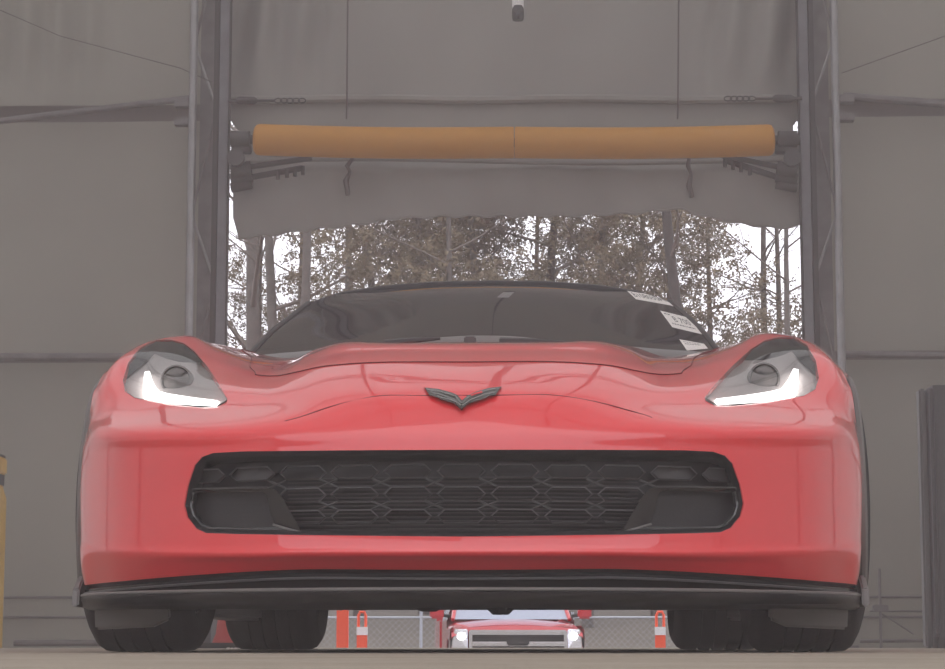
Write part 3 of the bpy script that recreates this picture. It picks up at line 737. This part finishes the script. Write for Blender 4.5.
# sides, greenhouse and tail -------------------------------------------------
def col9(Y):
    pts = CTRL[9:]; ys = [r_[9].y for r_ in pts]
    return pts
side_st = [5.155, 5.25, 5.38, 5.5, 5.65, 5.78, 5.80, 5.95, 6.15, 6.4, 6.7, 7.1, 7.4, 7.6, 7.74, 7.78, 7.9, 8.05, 8.2, 8.35, 8.48, 8.52, 8.7, 8.85]
XE = [(5.13, .870), (5.155, .862), (5.25, .878), (5.38, .905), (5.9, .932), (6.4, .942), (7.0, .93), (7.6, .945), (8.1, .968), (8.5, .955), (8.9, .90)]
ZE = [(5.13, .60), (5.155, CTRL[9][9].z), (5.25, CTRL[10][9].z), (5.38, CTRL[11][9].z), (5.62, CTRL[12][9].z), (5.9, CTRL[13][9].z), (6.4, .715), (7.1, .73), (7.7, .79), (8.1, .81), (8.5, .78), (8.9, .72)]
def arch(Y):
    z = .15
    for yc, zc, r_ in ((5.42, .335, .350), (8.13, .345, .385)):
        d = abs(Y - yc)
        if d < r_: z = max(z, zc + math.sqrt(r_*r_ - d*d))
    return z
for s in (-1, 1):
    rows = []
    for Y in side_st:
        x, z = lerp_tab(XE, Y), lerp_tab(ZE, Y); a = min(arch(Y), z - .012)
        rows.append([Vector((s*(x - .045*(t**1.5)*(1 if a < .3 else .2) + .012*math.sin(math.pi*t)), Y, z + (a - z)*t)) for t in [i/8 for i in range(9)]])
    MB().grid(rows).build('side_panel', M['paint'], car, smooth=60)
    rows = []
    for Y in [6.4, 6.7, 7.1, 7.4, 7.7, 8.0, 8.3, 8.6, 8.85]:
        x, z = lerp_tab(XE, Y), lerp_tab(ZE, Y)
        xi = lerp_tab([(6.4, .665), (7.1, .70), (7.7, .70), (8.3, .62), (8.85, .5)], Y); zi = lerp_tab([(6.4, .858), (7.1, .90), (7.7, .93), (8.3, .93), (8.85, .90)], Y)
        rows.append([Vector((s*(x + (xi-x)*t), Y, z + (zi - z)*math.sin(t*math.pi/2))) for t in [i/8 for i in range(9)]])
    MB().grid(rows).build('shoulder', M['paint'], car, smooth=60)
    MB().box((min(s*.80, s*.93), 5.85, .10), (max(s*.80, s*.93), 7.72, .17)).build('side_skirt', M['black_plastic'], car, bevel=.01)
GH = [
 [(0, 5.98, .80), (.2, 6.0, .80), (.4, 6.07, .785), (.56, 6.17, .785), (.70, 6.29, .80)],
 [(0, 6.03, .838), (.2, 6.06, .838), (.4, 6.16, .840), (.56, 6.30, .852), (.672, 6.42, .868)],
 [(0, 6.35, .968), (.18, 6.38, .966), (.37, 6.46, .960), (.54, 6.56, .953), (.645, 6.64, .955)],
 [(0, 6.70, 1.088), (.18, 6.72, 1.085), (.36, 6.77, 1.072), (.51, 6.82, 1.056), (.606, 6.86, 1.038)],
 [(0, 7.03, 1.160), (.18, 7.03, 1.157), (.35, 7.03, 1.144), (.49, 7.02, 1.128), (.575, 7.0, 1.096)],
]
def gsurf(rows, n=6):
    ct = [[Vector(p) for p in r_] for r_ in rows]; nc = len(ct[0])
    t1 = [[crom(r_, u/n) for u in range((nc-1)*n+1)] for r_ in ct]
    hf = [[crom([t1[i][u] for i in range(len(ct))], v/n) for u in range((nc-1)*n+1)] for v in range((len(ct)-1)*n+1)]
    return [[Vector((-p.x, p.y, p.z)) for p in reversed(r_[1:])] + r_ for r_ in hf]
ws = gsurf(GH)
wsmb = MB().grid(ws); wind = wsmb.build('windshield', M['glass'], car, smooth=60, fix=False)
wb = bmesh.new(); wv = [[wb.verts.new(p) for p in r_] for r_ in ws]
for i in range(len(ws)-1):
    for j in range(len(ws[0])-1): wb.faces.new((wv[i][j], wv[i][j+1], wv[i+1][j+1], wv[i+1][j]))
wbvh = BVHTree.FromBMesh(wb); wb.free()
roof = gsurf([GH[4], [(0, 7.2, 1.178), (.18, 7.2, 1.175), (.35, 7.2, 1.16), (.48, 7.2, 1.135), (.57, 7.2, 1.085)], [(0, 7.45, 1.18), (.18, 7.45, 1.177), (.35, 7.45, 1.16), (.48, 7.45, 1.13), (.57, 7.45, 1.08)]])
MB().grid(roof).build('roof_panel', M['gloss_black'], car, smooth=60)
tail = gsurf([[(0, 7.45, 1.18), (.18, 7.45, 1.177), (.35, 7.45, 1.16), (.48, 7.45, 1.13), (.57, 7.45, 1.08)], [(0, 8.0, 1.11), (.18, 8.0, 1.107), (.33, 8.0, 1.09), (.45, 8.0, 1.06), (.56, 8.0, .98)], [(0, 8.85, .92), (.18, 8.85, .92), (.33, 8.85, .915), (.45, 8.85, .91), (.5, 8.85, .90)]])
MB().grid(tail).build('rear_hatch', M['glass'], car, smooth=60)
MB().tube([(x, lerp_tab([(0, 7.04), (.35, 7.04), (.57, 7.01)], abs(x)), lerp_tab([(0, 1.166), (.18, 1.163), (.35, 1.15), (.48, 1.126), (.57, 1.088)], abs(x))) for x in [-.57+1.14*i/40 for i in range(41)]], .008, 6).build('windshield_header', M['black_plastic'], car)
for s in (-1, 1):
    pil = [Vector((s*r_[-1].x, r_[-1].y, r_[-1].z)) for r_ in ws]
    MB().tube(pil, .009, 8).build('windshield_pillar', M['black_plastic'], car)
    up_ = [(6.42, .672, .868), (6.64, .645, .955), (6.86, .606, 1.038), (7.0, .575, 1.096), (7.2, .57, 1.085), (7.45, .57, 1.08), (8.0, .56, .98), (8.3, .54, .94)]
    rows = []
    for Y, x, z in up_:
        xi = lerp_tab([(6.4, .668), (7.1, .702), (7.7, .702), (8.3, .62)], Y); zi = lerp_tab([(6.4, .858), (7.1, .90), (7.7, .93), (8.3, .93)], Y)
        rows.append([Vector((s*(x + (xi-x)*t), Y, z + (zi-z)*t)) for t in (0, .33, .66, 1)])
    MB().grid(rows).build('side_window', M['glass'], car, smooth=60)
    MB().tube([(s*.565, 7.38, 1.095), (s*.60, 7.40, 1.06), (s*.655, 7.42, .99), (s*.70, 7.45, .92)], .016, 8).build('roof_hoop', M['paint'], car)
    for y0, y1 in ((8.87, 8.93),):
        MB().box((min(s*.45, s*.80), y0, .68), (max(s*.45, s*.80), y1, .78)).build('tail_lamp', M['redpaper'], car, bevel=.02)
rows = [[(x, 8.9 - .12*(abs(x)/.9)**3, z) for x in [-.9+1.8*i/20 for i in range(21)]] for z in (.30, .5, .7, .9)]
MB().grid(rows).build('rear_fascia', M['paint'], car, smooth=60)
MB().box((-.75, 8.7, .16), (.75, 8.88, .32)).build('diffuser', M['black_plastic'], car, bevel=.02)
# cowl, wipers and washer nozzle
cw = [[(x, 5.985 + .5*x*x + dy, z - k*(x/.28)**2) for x in [-.28+.56*i/30 for i in range(31)]] for dy, z, k in ((.02, .80, 0), (.03, zat(344, 6.02), .006), (.055, zat(338, 6.06), .018), (.10, zat(336, 6.1), .022))]
MB().grid(cw).build('cowl', M['grey_plastic'], car, smooth=60)
for a, b_ in (((385, 343), (440, 338.5)), ((500, 341), (566, 342.5))):
    MB().tube([at(*a, 6.02), at((a[0]+b_[0])/2, (a[1]+b_[1])/2 - .4, 6.0), at(*b_, 6.02)], [.010, .008, .004], 6).build('wiper', M['black_plastic'], car)
p = at(470, 341, 6.0); MB().box((p.x-.016, 5.99, p.z-.012), (p.x+.016, 6.03, p.z+.012)).build('washer_nozzle', M['mid_plastic'], car, bevel=.004)

# stickers on the glass -------------------------------------------------------
def whit(px, py, push):
    for k in range(14):
        d = ray(px - k*.25, py + k*.5); h = wbvh.ray_cast(CAM, d)[0]
        if h: return h + d*push
def quadpt(q, u, v):
    a = Vector(q[0]).lerp(Vector(q[1]), u); b = Vector(q[3]).lerp(Vector(q[2]), u); return a.lerp(b, v)
def sticker(q, name, m, push, nu=8, nv=3, parent=None):
    rows = []
    for j in range(nv+1):
        rows.append([])
        for i in range(nu+1):
            p = quadpt(q, i/nu, j/nv); rows[-1].append(whit(p.x, p.y, push))
    if any(x is None for r_ in rows for x in r_): return None
    return MB().grid(rows).build(name, m, parent if parent else car, smooth=0)
def text_on(q, txt, u0, u1, v0, v1, parent, push=-.0035):
    cu = bpy.data.curves.new('print', 'FONT'); cu.body = txt; cu.resolution_u = 2
    o = bpy.data.objects.new('print', cu); C.objects.link(o)
    bpy.context.view_layer.update()
    me = bpy.data.meshes.new_from_object(o.evaluated_get(bpy.context.evaluated_depsgraph_get()))
    bpy.data.objects.remove(o)
    X = [v.co.x for v in me.vertices]; Yv = [v.co.y for v in me.vertices]; x0, x1, y0, y1 = min(X), max(X), min(Yv), max(Yv)
    b = MB(); vv = []
    for v in me.vertices:
        u = u0 + (u1-u0)*(v.co.x-x0)/(x1-x0); w_ = v1 + (v0-v1)*(v.co.y-y0)/(y1-y0)
        p = quadpt(q, u, w_); h = whit(p.x, p.y, push)
        if h is None: return
        vv.append(h)
    b.add(vv, [tuple(p.vertices) for p in me.polygons]); b.build('print', M['ink'], parent, smooth=0, fix=False)
Q1 = [(627, 290.8), (664, 296.6), (681, 307.2), (636, 299.2)]
Q2 = [(660, 310.5), (688.8, 317.6), (702.2, 334.3), (672.3, 327.2)]
Q3 = [(679.2, 339.2), (704, 343.7), (708, 348.5), (687, 350.5)]
s1 = sticker(Q1, 'sticker', M['paper'], -.002); s2 = sticker(Q2, 'sticker', M['paper'], -.002); s3 = sticker(Q3, 'sticker', M['paper'], -.002)
sticker([(673.2, 305.2), (679.5, 306.6), (685.6, 311.2), (679, 309.6)], 'sticker_tab', M['redpaper'], -.003, 3, 2)
if s1: text_on(Q1, 'B108035A0', .06, .9, .12, .62, s1)
if s2: text_on(Q2, 'B 700', .30, .86, .20, .55, s2)
def fine(q, v, parent, u0=.1, u1=.9, seed=1):
    rr = random.Random(seed); b = MB(); u = u0
    while u < u1:
        w_ = rr.uniform(.03, .09)
        pp = [quadpt(q, a, c) for a, c in ((u, v), (min(u+w_, u1), v), (min(u+w_, u1), v+.07), (u, v+.07))]
        h = [whit(p.x, p.y, -.0035) for p in pp]
        if all(h): b.add(h, [(0, 1, 2, 3)])
        u += w_ + .03
    if b.v: b.build('fine_print', M['ink'], parent, smooth=0, fix=False)
if s2: fine(Q2, .10, s2, .08, .3, 2); fine(Q2, .68, s2, .12, .9, 3)
if s3: fine(Q3, .14, s3, .12, .8, 4); fine(Q3, .34, s3, .12, .8, 5)

# ------------------------------------------------------------------ things along the end wall
bo = empty('bollard', (at(5.2, 600, 13.29).x - .10, 13.2, 0), 'yellow bollard with a black band at the far left edge', 'bollard')
bx, by = bo.location.x, 13.2; hw = .09; zb = lambda py: zat(py, 13.2)
def sq(z, w_): return [(bx-w_, by-w_, z), (bx+w_, by-w_, z), (bx+w_, by+w_, z), (bx-w_, by+w_, z), (bx-w_, by-w_, z)]
MB().grid([sq(0, hw), sq(zb(497), hw), sq(zb(487), hw*.82), sq(zb(483), hw*.78)]).build('post', M['yellow_paint'], bo, smooth=0)
MB().grid([sq(zb(484), hw*.86), sq(zb(473), hw*.86)]).build('band', M['black_plastic'], bo, smooth=0)
MB().box((bx-hw, by-hw, zb(473)), (bx+hw, by+hw, zb(456))).build('head', M['yellow_paint'], bo, bevel=.01)
MB().box((bx-hw*.9, by-hw*.9, zb(457)), (bx+hw*.9, by+hw*.9, zb(453))).build('cap', M['black_plastic'], bo, bevel=.006)
cx0, cx1 = at(933, 500, 12.6).x, at(933, 500, 12.6).x + .62
ca = empty('cabinet', (cx0, 12.6, 0), 'tall dark cabinet standing at the right edge by the wall', 'cabinet')
zc = zat(386, 12.6)
MB().box((cx0, 12.6, .06), (cx1, 13.05, zc)).build('body', M['cabinet'], ca, bevel=.02)
MB().box((cx0+.03, 12.585, .10), (cx1-.03, 12.60, zc-.05)).build('door', M['cabinet'], ca, bevel=.006)
MB().box((cx0-.045, 12.70, 0), (cx0-.002, 12.80, zc-.01)).build('side_post', M['cabinet_edge'], ca, bevel=.012)
for x in (cx0+.05, cx1-.05): MB().box((x-.04, 12.63, 0), (x+.04, 13.0, .06)).build('foot', M['black_plastic'], ca)
st = empty('ground_stand', (at(881, 640, 13.4).x, 13.4, 0), 'slim dark stand with a clamp block left of the cabinet', 'stand')
X_ = st.location.x
MB().tube([(X_, 13.4, 0), (X_, 13.4, zat(569, 13.4))], .009, 8).build('rod', M['steel_dark'], st)
MB().box((X_-.045, 13.37, zat(612, 13.4)), (X_+.045, 13.43, zat(605, 13.4))).build('clamp', M['steel_dark'], st, bevel=.004)
MB().tube([(X_-.06, 13.4, zat(611, 13.4)), (X_+.32, 13.45, zat(611.5, 13.4))], .006, 6).build('cross_rod', M['steel_dark'], st)
MB().tube([(X_+.01, 13.4, zat(614, 13.4)), (X_+.2, 13.45, zat(634, 13.4))], .005, 6).build('strut', M['steel_dark'], st)
tag(MB().tube([at(690+170, 641, 13.75), at(925, 640.5, 13.75)], .012, 8).build('ground_pipe', M['steel_dark']), 'dark pipe on the floor along the right tent wall', 'pipe')
# traffic cone between the left tyres
co = empty('traffic_cone', (at(234, 640, 12.2).x, 12.2, 0), 'red traffic cone seen between the two left tyres', 'cone')
q = co.location
MB().lathe([(.12, .03), (.10, .08), (.028, .70), (.022, .71), (0, .71)], 'z', (q.x, q.y, 0), 24).build('cone_body', M['conered'], co)
MB().lathe([(.0815, .26), (.0595, .45)], 'z', (q.x, q.y, 0.0), 24).build('collar', M['reflect'], co, fix=False)
MB().box((q.x-.18, q.y-.18, 0), (q.x+.18, q.y+.18, .03)).build('base', M['rubber'], co, bevel=.01)
# orange delineators and barricade board out on the lot
def delineator(px, Y, label):
    g = gz(Y); x = at(px, 640, Y).x; t = empty('delineator', (x, Y, g), label, 'delineator'); h = zat(611, Y) - g; w_ = 5.1/F_PX*Y
    d = MB(); b = .03
    d.box((x-w_, Y-b, g+.03), (x+w_, Y+b, g+h*.73)); d.build('panel', M['cone'], t, bevel=.01)
    lp = [(x-w_*.72, Y, g+h*.72), (x-w_*.72, Y, g+h*.93), (x-w_*.4, Y, g+h*.985), (x+w_*.4, Y, g+h*.985), (x+w_*.72, Y, g+h*.93), (x+w_*.72, Y, g+h*.72)]
    MB().tube(lp, w_*.3, 8).build('handle_loop', M['cone'], t)
    zz = zat(634, Y)
    MB().box((x-w_*1.02, Y-b-.004, zz-.01), (x+w_*1.02, Y+b+.004, zat(628, Y)+.01)).build('band', M['reflect'], t)
    MB().lathe([(.0, .0), (.22, .0), (.22, .03), (.1, .05), (0, .05)], 'z', (x, Y, g), 20).build('base', M['rubber'], t)
delineator(362, 21, 'orange delineator with white band left of the pickup truck')
delineator(660.3, 21, 'orange delineator with white band right of the pickup truck')
Y = 20.5; x = at(342.5, 640, Y).x; g = gz(Y)
bd_ = empty('barrier_board', (x, Y, g), 'plain orange upright board beside the left delineator', 'barrier')
w_ = 5.8/F_PX*Y
MB().box((x-w_, Y-.04, g+.04), (x+w_, Y+.04, zat(609, Y))).build('board', M['cone'], bd_, bevel=.012)
MB().box((x-w_*1.8, Y-.15, g), (x+w_*1.8, Y+.15, g+.05)).build('base', M['rubber'], bd_, bevel=.01)
# pebbles by the rear tyres
rr = random.Random(4)
for px in (228, 232, 236, 241, 246, 258, 682, 688, 772, 786, 790, 797, 802):
    Y = 8.9; x = at(px, 645, Y).x; s_ = rr.uniform(.006, .010)
    b = bmesh.new(); bmesh.ops.create_icosphere(b, subdivisions=1, radius=s_)
    for v in b.verts: v.co = Vector((v.co.x*1.4, v.co.y, v.co.z*.6)) + Vector((x, Y, s_*.5)) + Vector((rr.uniform(-1, 1), 0, rr.uniform(-1, 1)))*s_*.12
    me = bpy.data.meshes.new('pebble'); b.to_mesh(me); b.free()
    tag(finish('pebble', me, M['paper']), 'tiny pale pebble on the floor by a rear tyre', 'pebble', 'pale pebbles by the rear tyres')

# ------------------------------------------------------------------ pickup truck out on the lot
TY = 34.0; tx = at(518, 640, TY).x; tz = gz(TY)
tr = empty('pickup_truck', (tx, TY, tz), 'red pickup truck with lit headlamps seen under the sports car', 'truck')
def T(x, y, z): return Vector((tx + x, TY + y, tz + z))
def tgrid(name, rows, m, sm=40): return MB().grid([[T(*p) for p in r_] for r_ in rows]).build(name, M[m], tr, smooth=sm)
def tbox(name, a, b, m, bev=.02, par=None): return MB().box(T(*a), T(*b)).build(name, M[m], par or tr, bevel=bev)
HX = [-1.0, -.9, -.6, -.3, 0, .3, .6, .9, 1.0]
tgrid('hood', [[(x, y + .10*abs(x)**2, z - .06*x*x - (.05 if abs(x) > .95 else 0)) for x in HX] for y, z in ((.02, .93), (.06, 1.00), (.3, 1.05), (.8, 1.09), (1.25, 1.11))], 'truckpaint')
tbox('grille_back', (-.72, .10, .56), (.72, .2, .92), 'black_plastic', .02)
tbox('grille_bar', (-.74, .0, .86), (.74, .12, .935), 'chrome', .015)
tbox('grille_bar', (-.74, .0, .52), (.74, .12, .58), 'chrome', .015)
tbox('grille_bar', (-.72, -.01, .69), (.72, .10, .76), 'chrome', .02)
for x in (-.74, .70): tbox('grille_frame', (x, .0, .54), (x+.05, .12, .91), 'chrome', .015)
for z in (.61, .65, .79, .83): tbox('grille_slat', (-.70, .06, z), (.70, .10, z+.012), 'mid_plastic', 0)
tbox('plate_bracket', (-.17, -.05, .70), (.17, .0, .86), 'black_plastic', .02)
for s in (-1, 1):
    hd = sub_empty('headlamp', T(s*.88, .1, .85), tr)
    MB().prism([T(s*.76, .04, .64), T(s*.76, .04, .95), T(s*.96, .12, .95), T(s*1.0, .16, .64)], (0, .12, 0)).build('lamp_housing', M['chrome'], hd, bevel=.015)
    MB().lathe([(0, -.03), (.04, -.02), (.055, .02), (.055, .08)], 'y', T(s*.86, .04, .84), 16).build('lamp_bulb', M['lampon'], hd)
    mr = sub_empty('mirror', T(s*1.15, 1.5, 1.36), tr)
    MB().box(T(s*1.17-.11, 1.42, 1.12), T(s*1.17+.11, 1.55, 1.30)).build('mirror_shell', M['truckpaint'], mr, bevel=.03)
    MB().tube([T(s*.96, 1.5, 1.16), T(s*1.10, 1.5, 1.18)], .03, 8).build('mirror_arm', M['black_plastic'], mr)
    tgrid('fender', [[(s*x, y, z) for x, z in ((.97, 1.0), (1.02, .95), (1.03, .8), (1.02, a))] for y, a in ((.14, .55), (.4, .55), (.5, .75), (.7, .90), (.9, .92), (1.1, .86), (1.25, .7), (1.32, .5), (1.5, .45))], 'truckpaint')
    tgrid('cab_side', [[(s*1.01, y, z) for y in (1.5, 2.4, 3.6)] for z in (.45, .9, 1.10)], 'truckpaint')
    tgrid('cab_window', [[(s*(1.0 - (z-1.10)*.30), y0 + (z-1.10)*k, z) for y0, k in ((1.5, 1.1), (2.4, .2), (3.5, -.2))] for z in (1.10, 1.75)], 'truckglass')
    tbox('bed_side', (s*1.0-.03, 3.6, .5), (s*1.0+.03, 5.6, 1.12), 'truckpaint', .02)
    MB().tube([T(s*.92, 1.35, 1.10), T(s*.84, 1.75, 1.46), T(s*.78, 2.05, 1.76)], .035, 8).build('pillar', M['truckpaint'], tr)
    for y in (.92, 4.6):
        MB().lathe([(.2, -.12), (.36, -.13), (.40, -.09), (.40, .09), (.36, .13), (.2, .12)], 'x', T(s*.87, y, .40), 28, closed=True).build('tyre', M['rubber'], tr)
        MB().lathe([(0, .10), (.08, .12), (.2, .08), (.23, .12)], 'x', T(s*.87, y, .40), 20).build('wheel_rim', M['chrome'], tr)
tgrid('windshield', [[(x*k, y, z) for x in (-.92, -.5, 0, .5, .92)] for k, y, z in ((1, 1.35, 1.11), (.92, 1.75, 1.46), (.85, 2.05, 1.76))], 'truckglass')
tgrid('cab_roof', [[(x, y, z) for x, z in ((-.80, 1.76), (-.6, 1.83), (0, 1.85), (.6, 1.83), (.80, 1.76))] for y in (2.03, 2.6, 3.45)], 'truckpaint')
tgrid('cab_back', [[(x, 3.5, z) for x in (-.95, 0, .95)] for z in (.5, 1.2, 1.78)], 'truckpaint')
MB().grid([[T(x, -.12 + .14*(abs(x)/1.02)**2 + dy, z) for x in [-1.02+2.04*i/16 for i in range(17)]] for dy, z in ((.1, .54), (.0, .52), (-.02, .42), (.0, .32), (.1, .28))]).build('bumper', M['chrome'], tr, smooth=40)
tbox('tow_hooks_panel', (-.5, -.02, .2), (.5, .1, .3), 'black_plastic', .01)
tbox('bed_floor', (-1.0, 3.6, .55), (1.0, 5.6, .62), 'black_plastic', 0)
tbox('tailgate', (-1.0, 5.55, .5), (1.0, 5.62, 1.2), 'truckpaint', .02)
tbox('chassis', (-.8, .3, .28), (.8, 5.4, .5), 'black_plastic', .02)

tr.rotation_euler = (0, 0, R(5.0))

# ------------------------------------------------------------------ fence beyond the lot
FY = 43.0; fz = gz(FY); ftop = zat(617.5, FY)
fe = empty('chain_link_fence', (0, FY, fz), 'chain link fence with a pale top rail behind the truck', 'fence')
MB().tube([(-16, FY, ftop), (16, FY, ftop)], .022, 6).build('top_rail', M['fence'], fe)
for k in range(-6, 7):
    x = at(421, 640, FY).x + k*2.9
    MB().tube([(x, FY, fz - .3), (x, FY, ftop + (.35 if k == 0 else .1))], .03, 8).build('post', M['fence'], fe)
m = MB(); H = ftop - fz; n = 0
xx = -14.0
while xx < 14:
    for d in (1, -1):
        a = (xx, FY + .01*d, fz); b_ = (xx + d*H, FY + .01*d, ftop)
        m.add([a, (a[0]+.005, a[1], a[2]), (b_[0]+.005, b_[1], b_[2]), b_], [(0, 1, 2, 3)])
    xx += .12
tag(m.build('wire_mesh', M['fence'], fe, smooth=0), kind='stuff')

# ------------------------------------------------------------------ the winter wood
def seg_tube(v, f, a, b, ra, rb, n):
    t = (b - a).normalized(); up = Vector((0, 0, 1)) if abs(t.z) < .9 else Vector((1, 0, 0))
    x = t.cross(up).normalized(); y = x.cross(t); k = len(v)
    for p, r_ in ((a, ra), (b, rb)):
        for i in range(n):
            q = 2*math.pi*i/n; v.append(p + x*(math.cos(q)*r_) + y*(math.sin(q)*r_))
    for i in range(n):
        j = (i+1) % n; f.append((k+i, k+j, k+n+j, k+n+i))
def make_tree(seed, H, r0, style, lean=0.0):
    rr = random.Random(seed)
    tv, tf, bv, bf, nv, nf = [], [], [], [], [], []
    def needles(p, s):
        for _ in range(34):
            d = Vector((rr.gauss(0, 1), rr.gauss(0, 1), rr.gauss(0, .8))).normalized(); c = p + d*s*rr.uniform(.1, 1)
            e = Vector((rr.gauss(0, 1), rr.gauss(0, 1), rr.gauss(0, 1))).normalized(); g_ = e.cross(d).normalized()
            L = rr.uniform(.07, .16); k = len(nv); nv.extend([c, c + e*L + g_*.03, c + e*L*.9 - g_*.03]); nf.append((k, k+1, k+2))
    def grow(p, d, L, r_, lev):
        n = 4 if lev < 2 else 3
        q = p.copy(); seg = max(.25, L/n)
        for i in range(n):
            d = (d + Vector((rr.gauss(0, .13), rr.gauss(0, .13), rr.gauss(.05, .1)))).normalized()
            e_ = q + d*seg; ra, rb = r_*(1-.7*i/n), r_*(1-.7*(i+1)/n)
            seg_tube(bv, bf, q, e_, ra, rb, 5 if lev == 0 else 3)
            if lev < 3 and i >= (1 if lev == 0 else 0):
                for _ in range((2, 1, 1)[lev] if rr.random() < (1, 1, .6)[lev] else 0):
                    ax = d.orthogonal().normalized(); ax.rotate(Matrix.Rotation(rr.uniform(0, 6.28), 3, d))
                    nd_ = (d*rr.uniform(.6, 1.1) + ax*rr.uniform(.5, .9)).normalized()
                    grow(q.lerp(e_, rr.random()), nd_, L*rr.uniform(.42, .62), rb*.62, lev+1)
            q = e_
        if style == 'pine' and lev >= 1: needles(q, .30 + .12*rr.random())
        if style == 'leafy' and lev >= 2 and rr.random() < .55: needles(q, .35)
    N = 12; d = Vector((lean, 0, 1)).normalized(); p = Vector((0, 0, -.4)); pts = [p]
    for i in range(N):
        d = (d + Vector((rr.gauss(0, .03), rr.gauss(0, .03), .02))).normalized(); pts.append(pts[-1] + d*H/N)
    rad = [r0*(1 - .8*(i/N)) for i in range(N+1)]
    for i in range(N): seg_tube(tv, tf, pts[i], pts[i+1], rad[i], rad[i+1], 8)
    start = {'bare': .28, 'pine': .3, 'leafy': .2, 'pole': .45}[style]
    nb = {'bare': 13, 'pine': 22, 'leafy': 22, 'pole': 12}[style]
    for k in range(nb):
        t = start + (1-start)*(k+rr.random())/nb; i = min(N-1, int(t*N)); b = pts[i].lerp(pts[i+1], t*N-i)
        a = rr.uniform(0, 6.28); el = rr.uniform(.2, .9) if style != 'pine' else rr.uniform(-.1, .45)
        L = H*(.30 if style != 'pole' else .16)*(1.15 - t*.75)
        grow(b, Vector((math.cos(a), math.sin(a), el)).normalized(), L, rad[i]*.42, 0 if style in ('bare', 'pine', 'leafy') else 1)
    return (tv, tf), (bv, bf), (nv, nf)
protos = {}
def proto(key, *a):
    (tv, tf), (bv, bf), (nv, nf) = make_tree(*a)
    out = []
    for nm, v, f, m in (('trunk', tv, tf, 'bark_dark' if key in ('pine1', 'pole2') else 'bark'), ('branches', bv, bf, 'twig'), ('needles', nv, nf, 'needle')):
        if not v: continue
        me = bpy.data.meshes.new(nm); me.from_pydata([tuple(p) for p in v], [], f); me.materials.append(M[m])
        if nm != 'needles': me.polygons.foreach_set('use_smooth', [True]*len(me.polygons))
        out.append((nm, me))
    protos[key] = out
proto('bare1', 11, 17, .26, 'bare'); proto('bare2', 23, 18, .20, 'bare', .05); proto('pine1', 31, 19, .24, 'pine'); proto('leafy1', 47, 15, .17, 'leafy')
proto('pole1', 53, 19, .15, 'pole', .02); proto('pole2', 61, 20, .19, 'pole', -.03); proto('leafy2', 71, 16, .16, 'leafy', -.04); proto('bare3', 83, 15, .13, 'bare', -.03)
def tree(px, Y, key, s, rz, label, group=None):
    x = at(px, 300, Y).x; t = empty('tree', (x, Y, gz(Y)), label, 'tree', group); t.rotation_euler = (0, 0, rz); t.scale = (s, s, s)
    for nm, me in protos[key]:
        o = bpy.data.objects.new(nm, me); C.objects.link(o); o.parent = t
        if nm != 'trunk': o['kind'] = 'stuff'
tree(262, 50, 'bare1', .95, 1.0, 'stout forked bare tree behind the left side of the opening')
tree(277, 52, 'bare2', .95, 2.2, 'second stout bare trunk just right of the forked tree')
tree(314, 47, 'pole1', 1.0, .4, 'straight bare trunk standing just left of the brown thicket')
tree(708, 45, 'pole2', .90, 0, 'dark leaning trunk near the right end of the car roof')
G1 = 'brown leafy trees in the middle of the wood'
ORD = ('leftmost', 'second from the left', 'third from the left', 'middle one', 'third from the right', 'second from the right', 'rightmost')
for n_, (px, Y, k, s, rz) in enumerate(((362, 55, 'leafy1', 1.0, 0), (392, 62, 'pine1', .85, 1.2), (425, 57, 'leafy2', 1.05, 2), (552, 58, 'pine1', .85, 3.1), (585, 54, 'leafy1', .95, 5), (622, 60, 'leafy2', 1.0, .7), (652, 56, 'leafy1', .9, 3.3))):
    tree(px, Y, k, s, rz, 'brown leafy tree above the car roof, %s of seven' % ORD[n_], G1)
G2 = 'slender bare trees of the wood'
for px, Y, k, s, rz, lb in ((240, 60, 'pole1', .95, 2, 'thin bare tree at the left edge of the opening beside the column'),
    (296, 66, 'bare3', 1.05, 3, 'slim bare tree between the stout trunks and the straight trunk on the left'),
    (462, 52, 'bare3', 1.0, .5, 'bare tree above the middle of the car roof, left of three'),
    (500, 58, 'bare2', .85, 4.2, 'bare tree above the middle of the car roof, middle of three'),
    (520, 64, 'pole1', .85, 1.7, 'bare tree above the middle of the car roof, right of three'),
    (700, 60, 'pole1', .8, 3, 'thin bare tree beside the dark leaning trunk'),
    (745, 66, 'pole1', 1.0, 2, 'thin bare tree third from the right edge of the opening'),
    (773, 50, 'bare3', .9, 3.9, 'bare branching tree second from the right edge of the opening'),
    (795, 62, 'pole1', .85, 5.5, 'thin bare tree at the right edge of the opening beside the column'),
    (150, 60, 'pole1', 1, 1, 'thin bare tree hidden behind the left tent wall'),
    (870, 54, 'bare1', .85, 1, 'bare tree hidden behind the right tent wall')):
    tree(px, Y, k, s, rz, lb, G2)

# ------------------------------------------------------------------ thin haze volume, added to lift the dark tones
hm = bpy.data.materials.new('veil_haze'); hm.use_nodes = True; nt = hm.node_tree; nt.nodes.clear()
o_ = nd(nt, 'ShaderNodeOutputMaterial'); vsn = nd(nt, 'ShaderNodeVolumeScatter'); vsn.inputs['Color'].default_value = (1, .93, .97, 1)
vsn.inputs['Density'].default_value = .0155; vsn.inputs['Anisotropy'].default_value = .2
nt.links.new(vsn.outputs[0], o_.inputs['Volume'])
hz = MB().box((-TX+.1, -6, .001), (TX-.1, 13.6, 4.5)).build('haze', hm, smooth=0); tag(hz, kind='stuff')
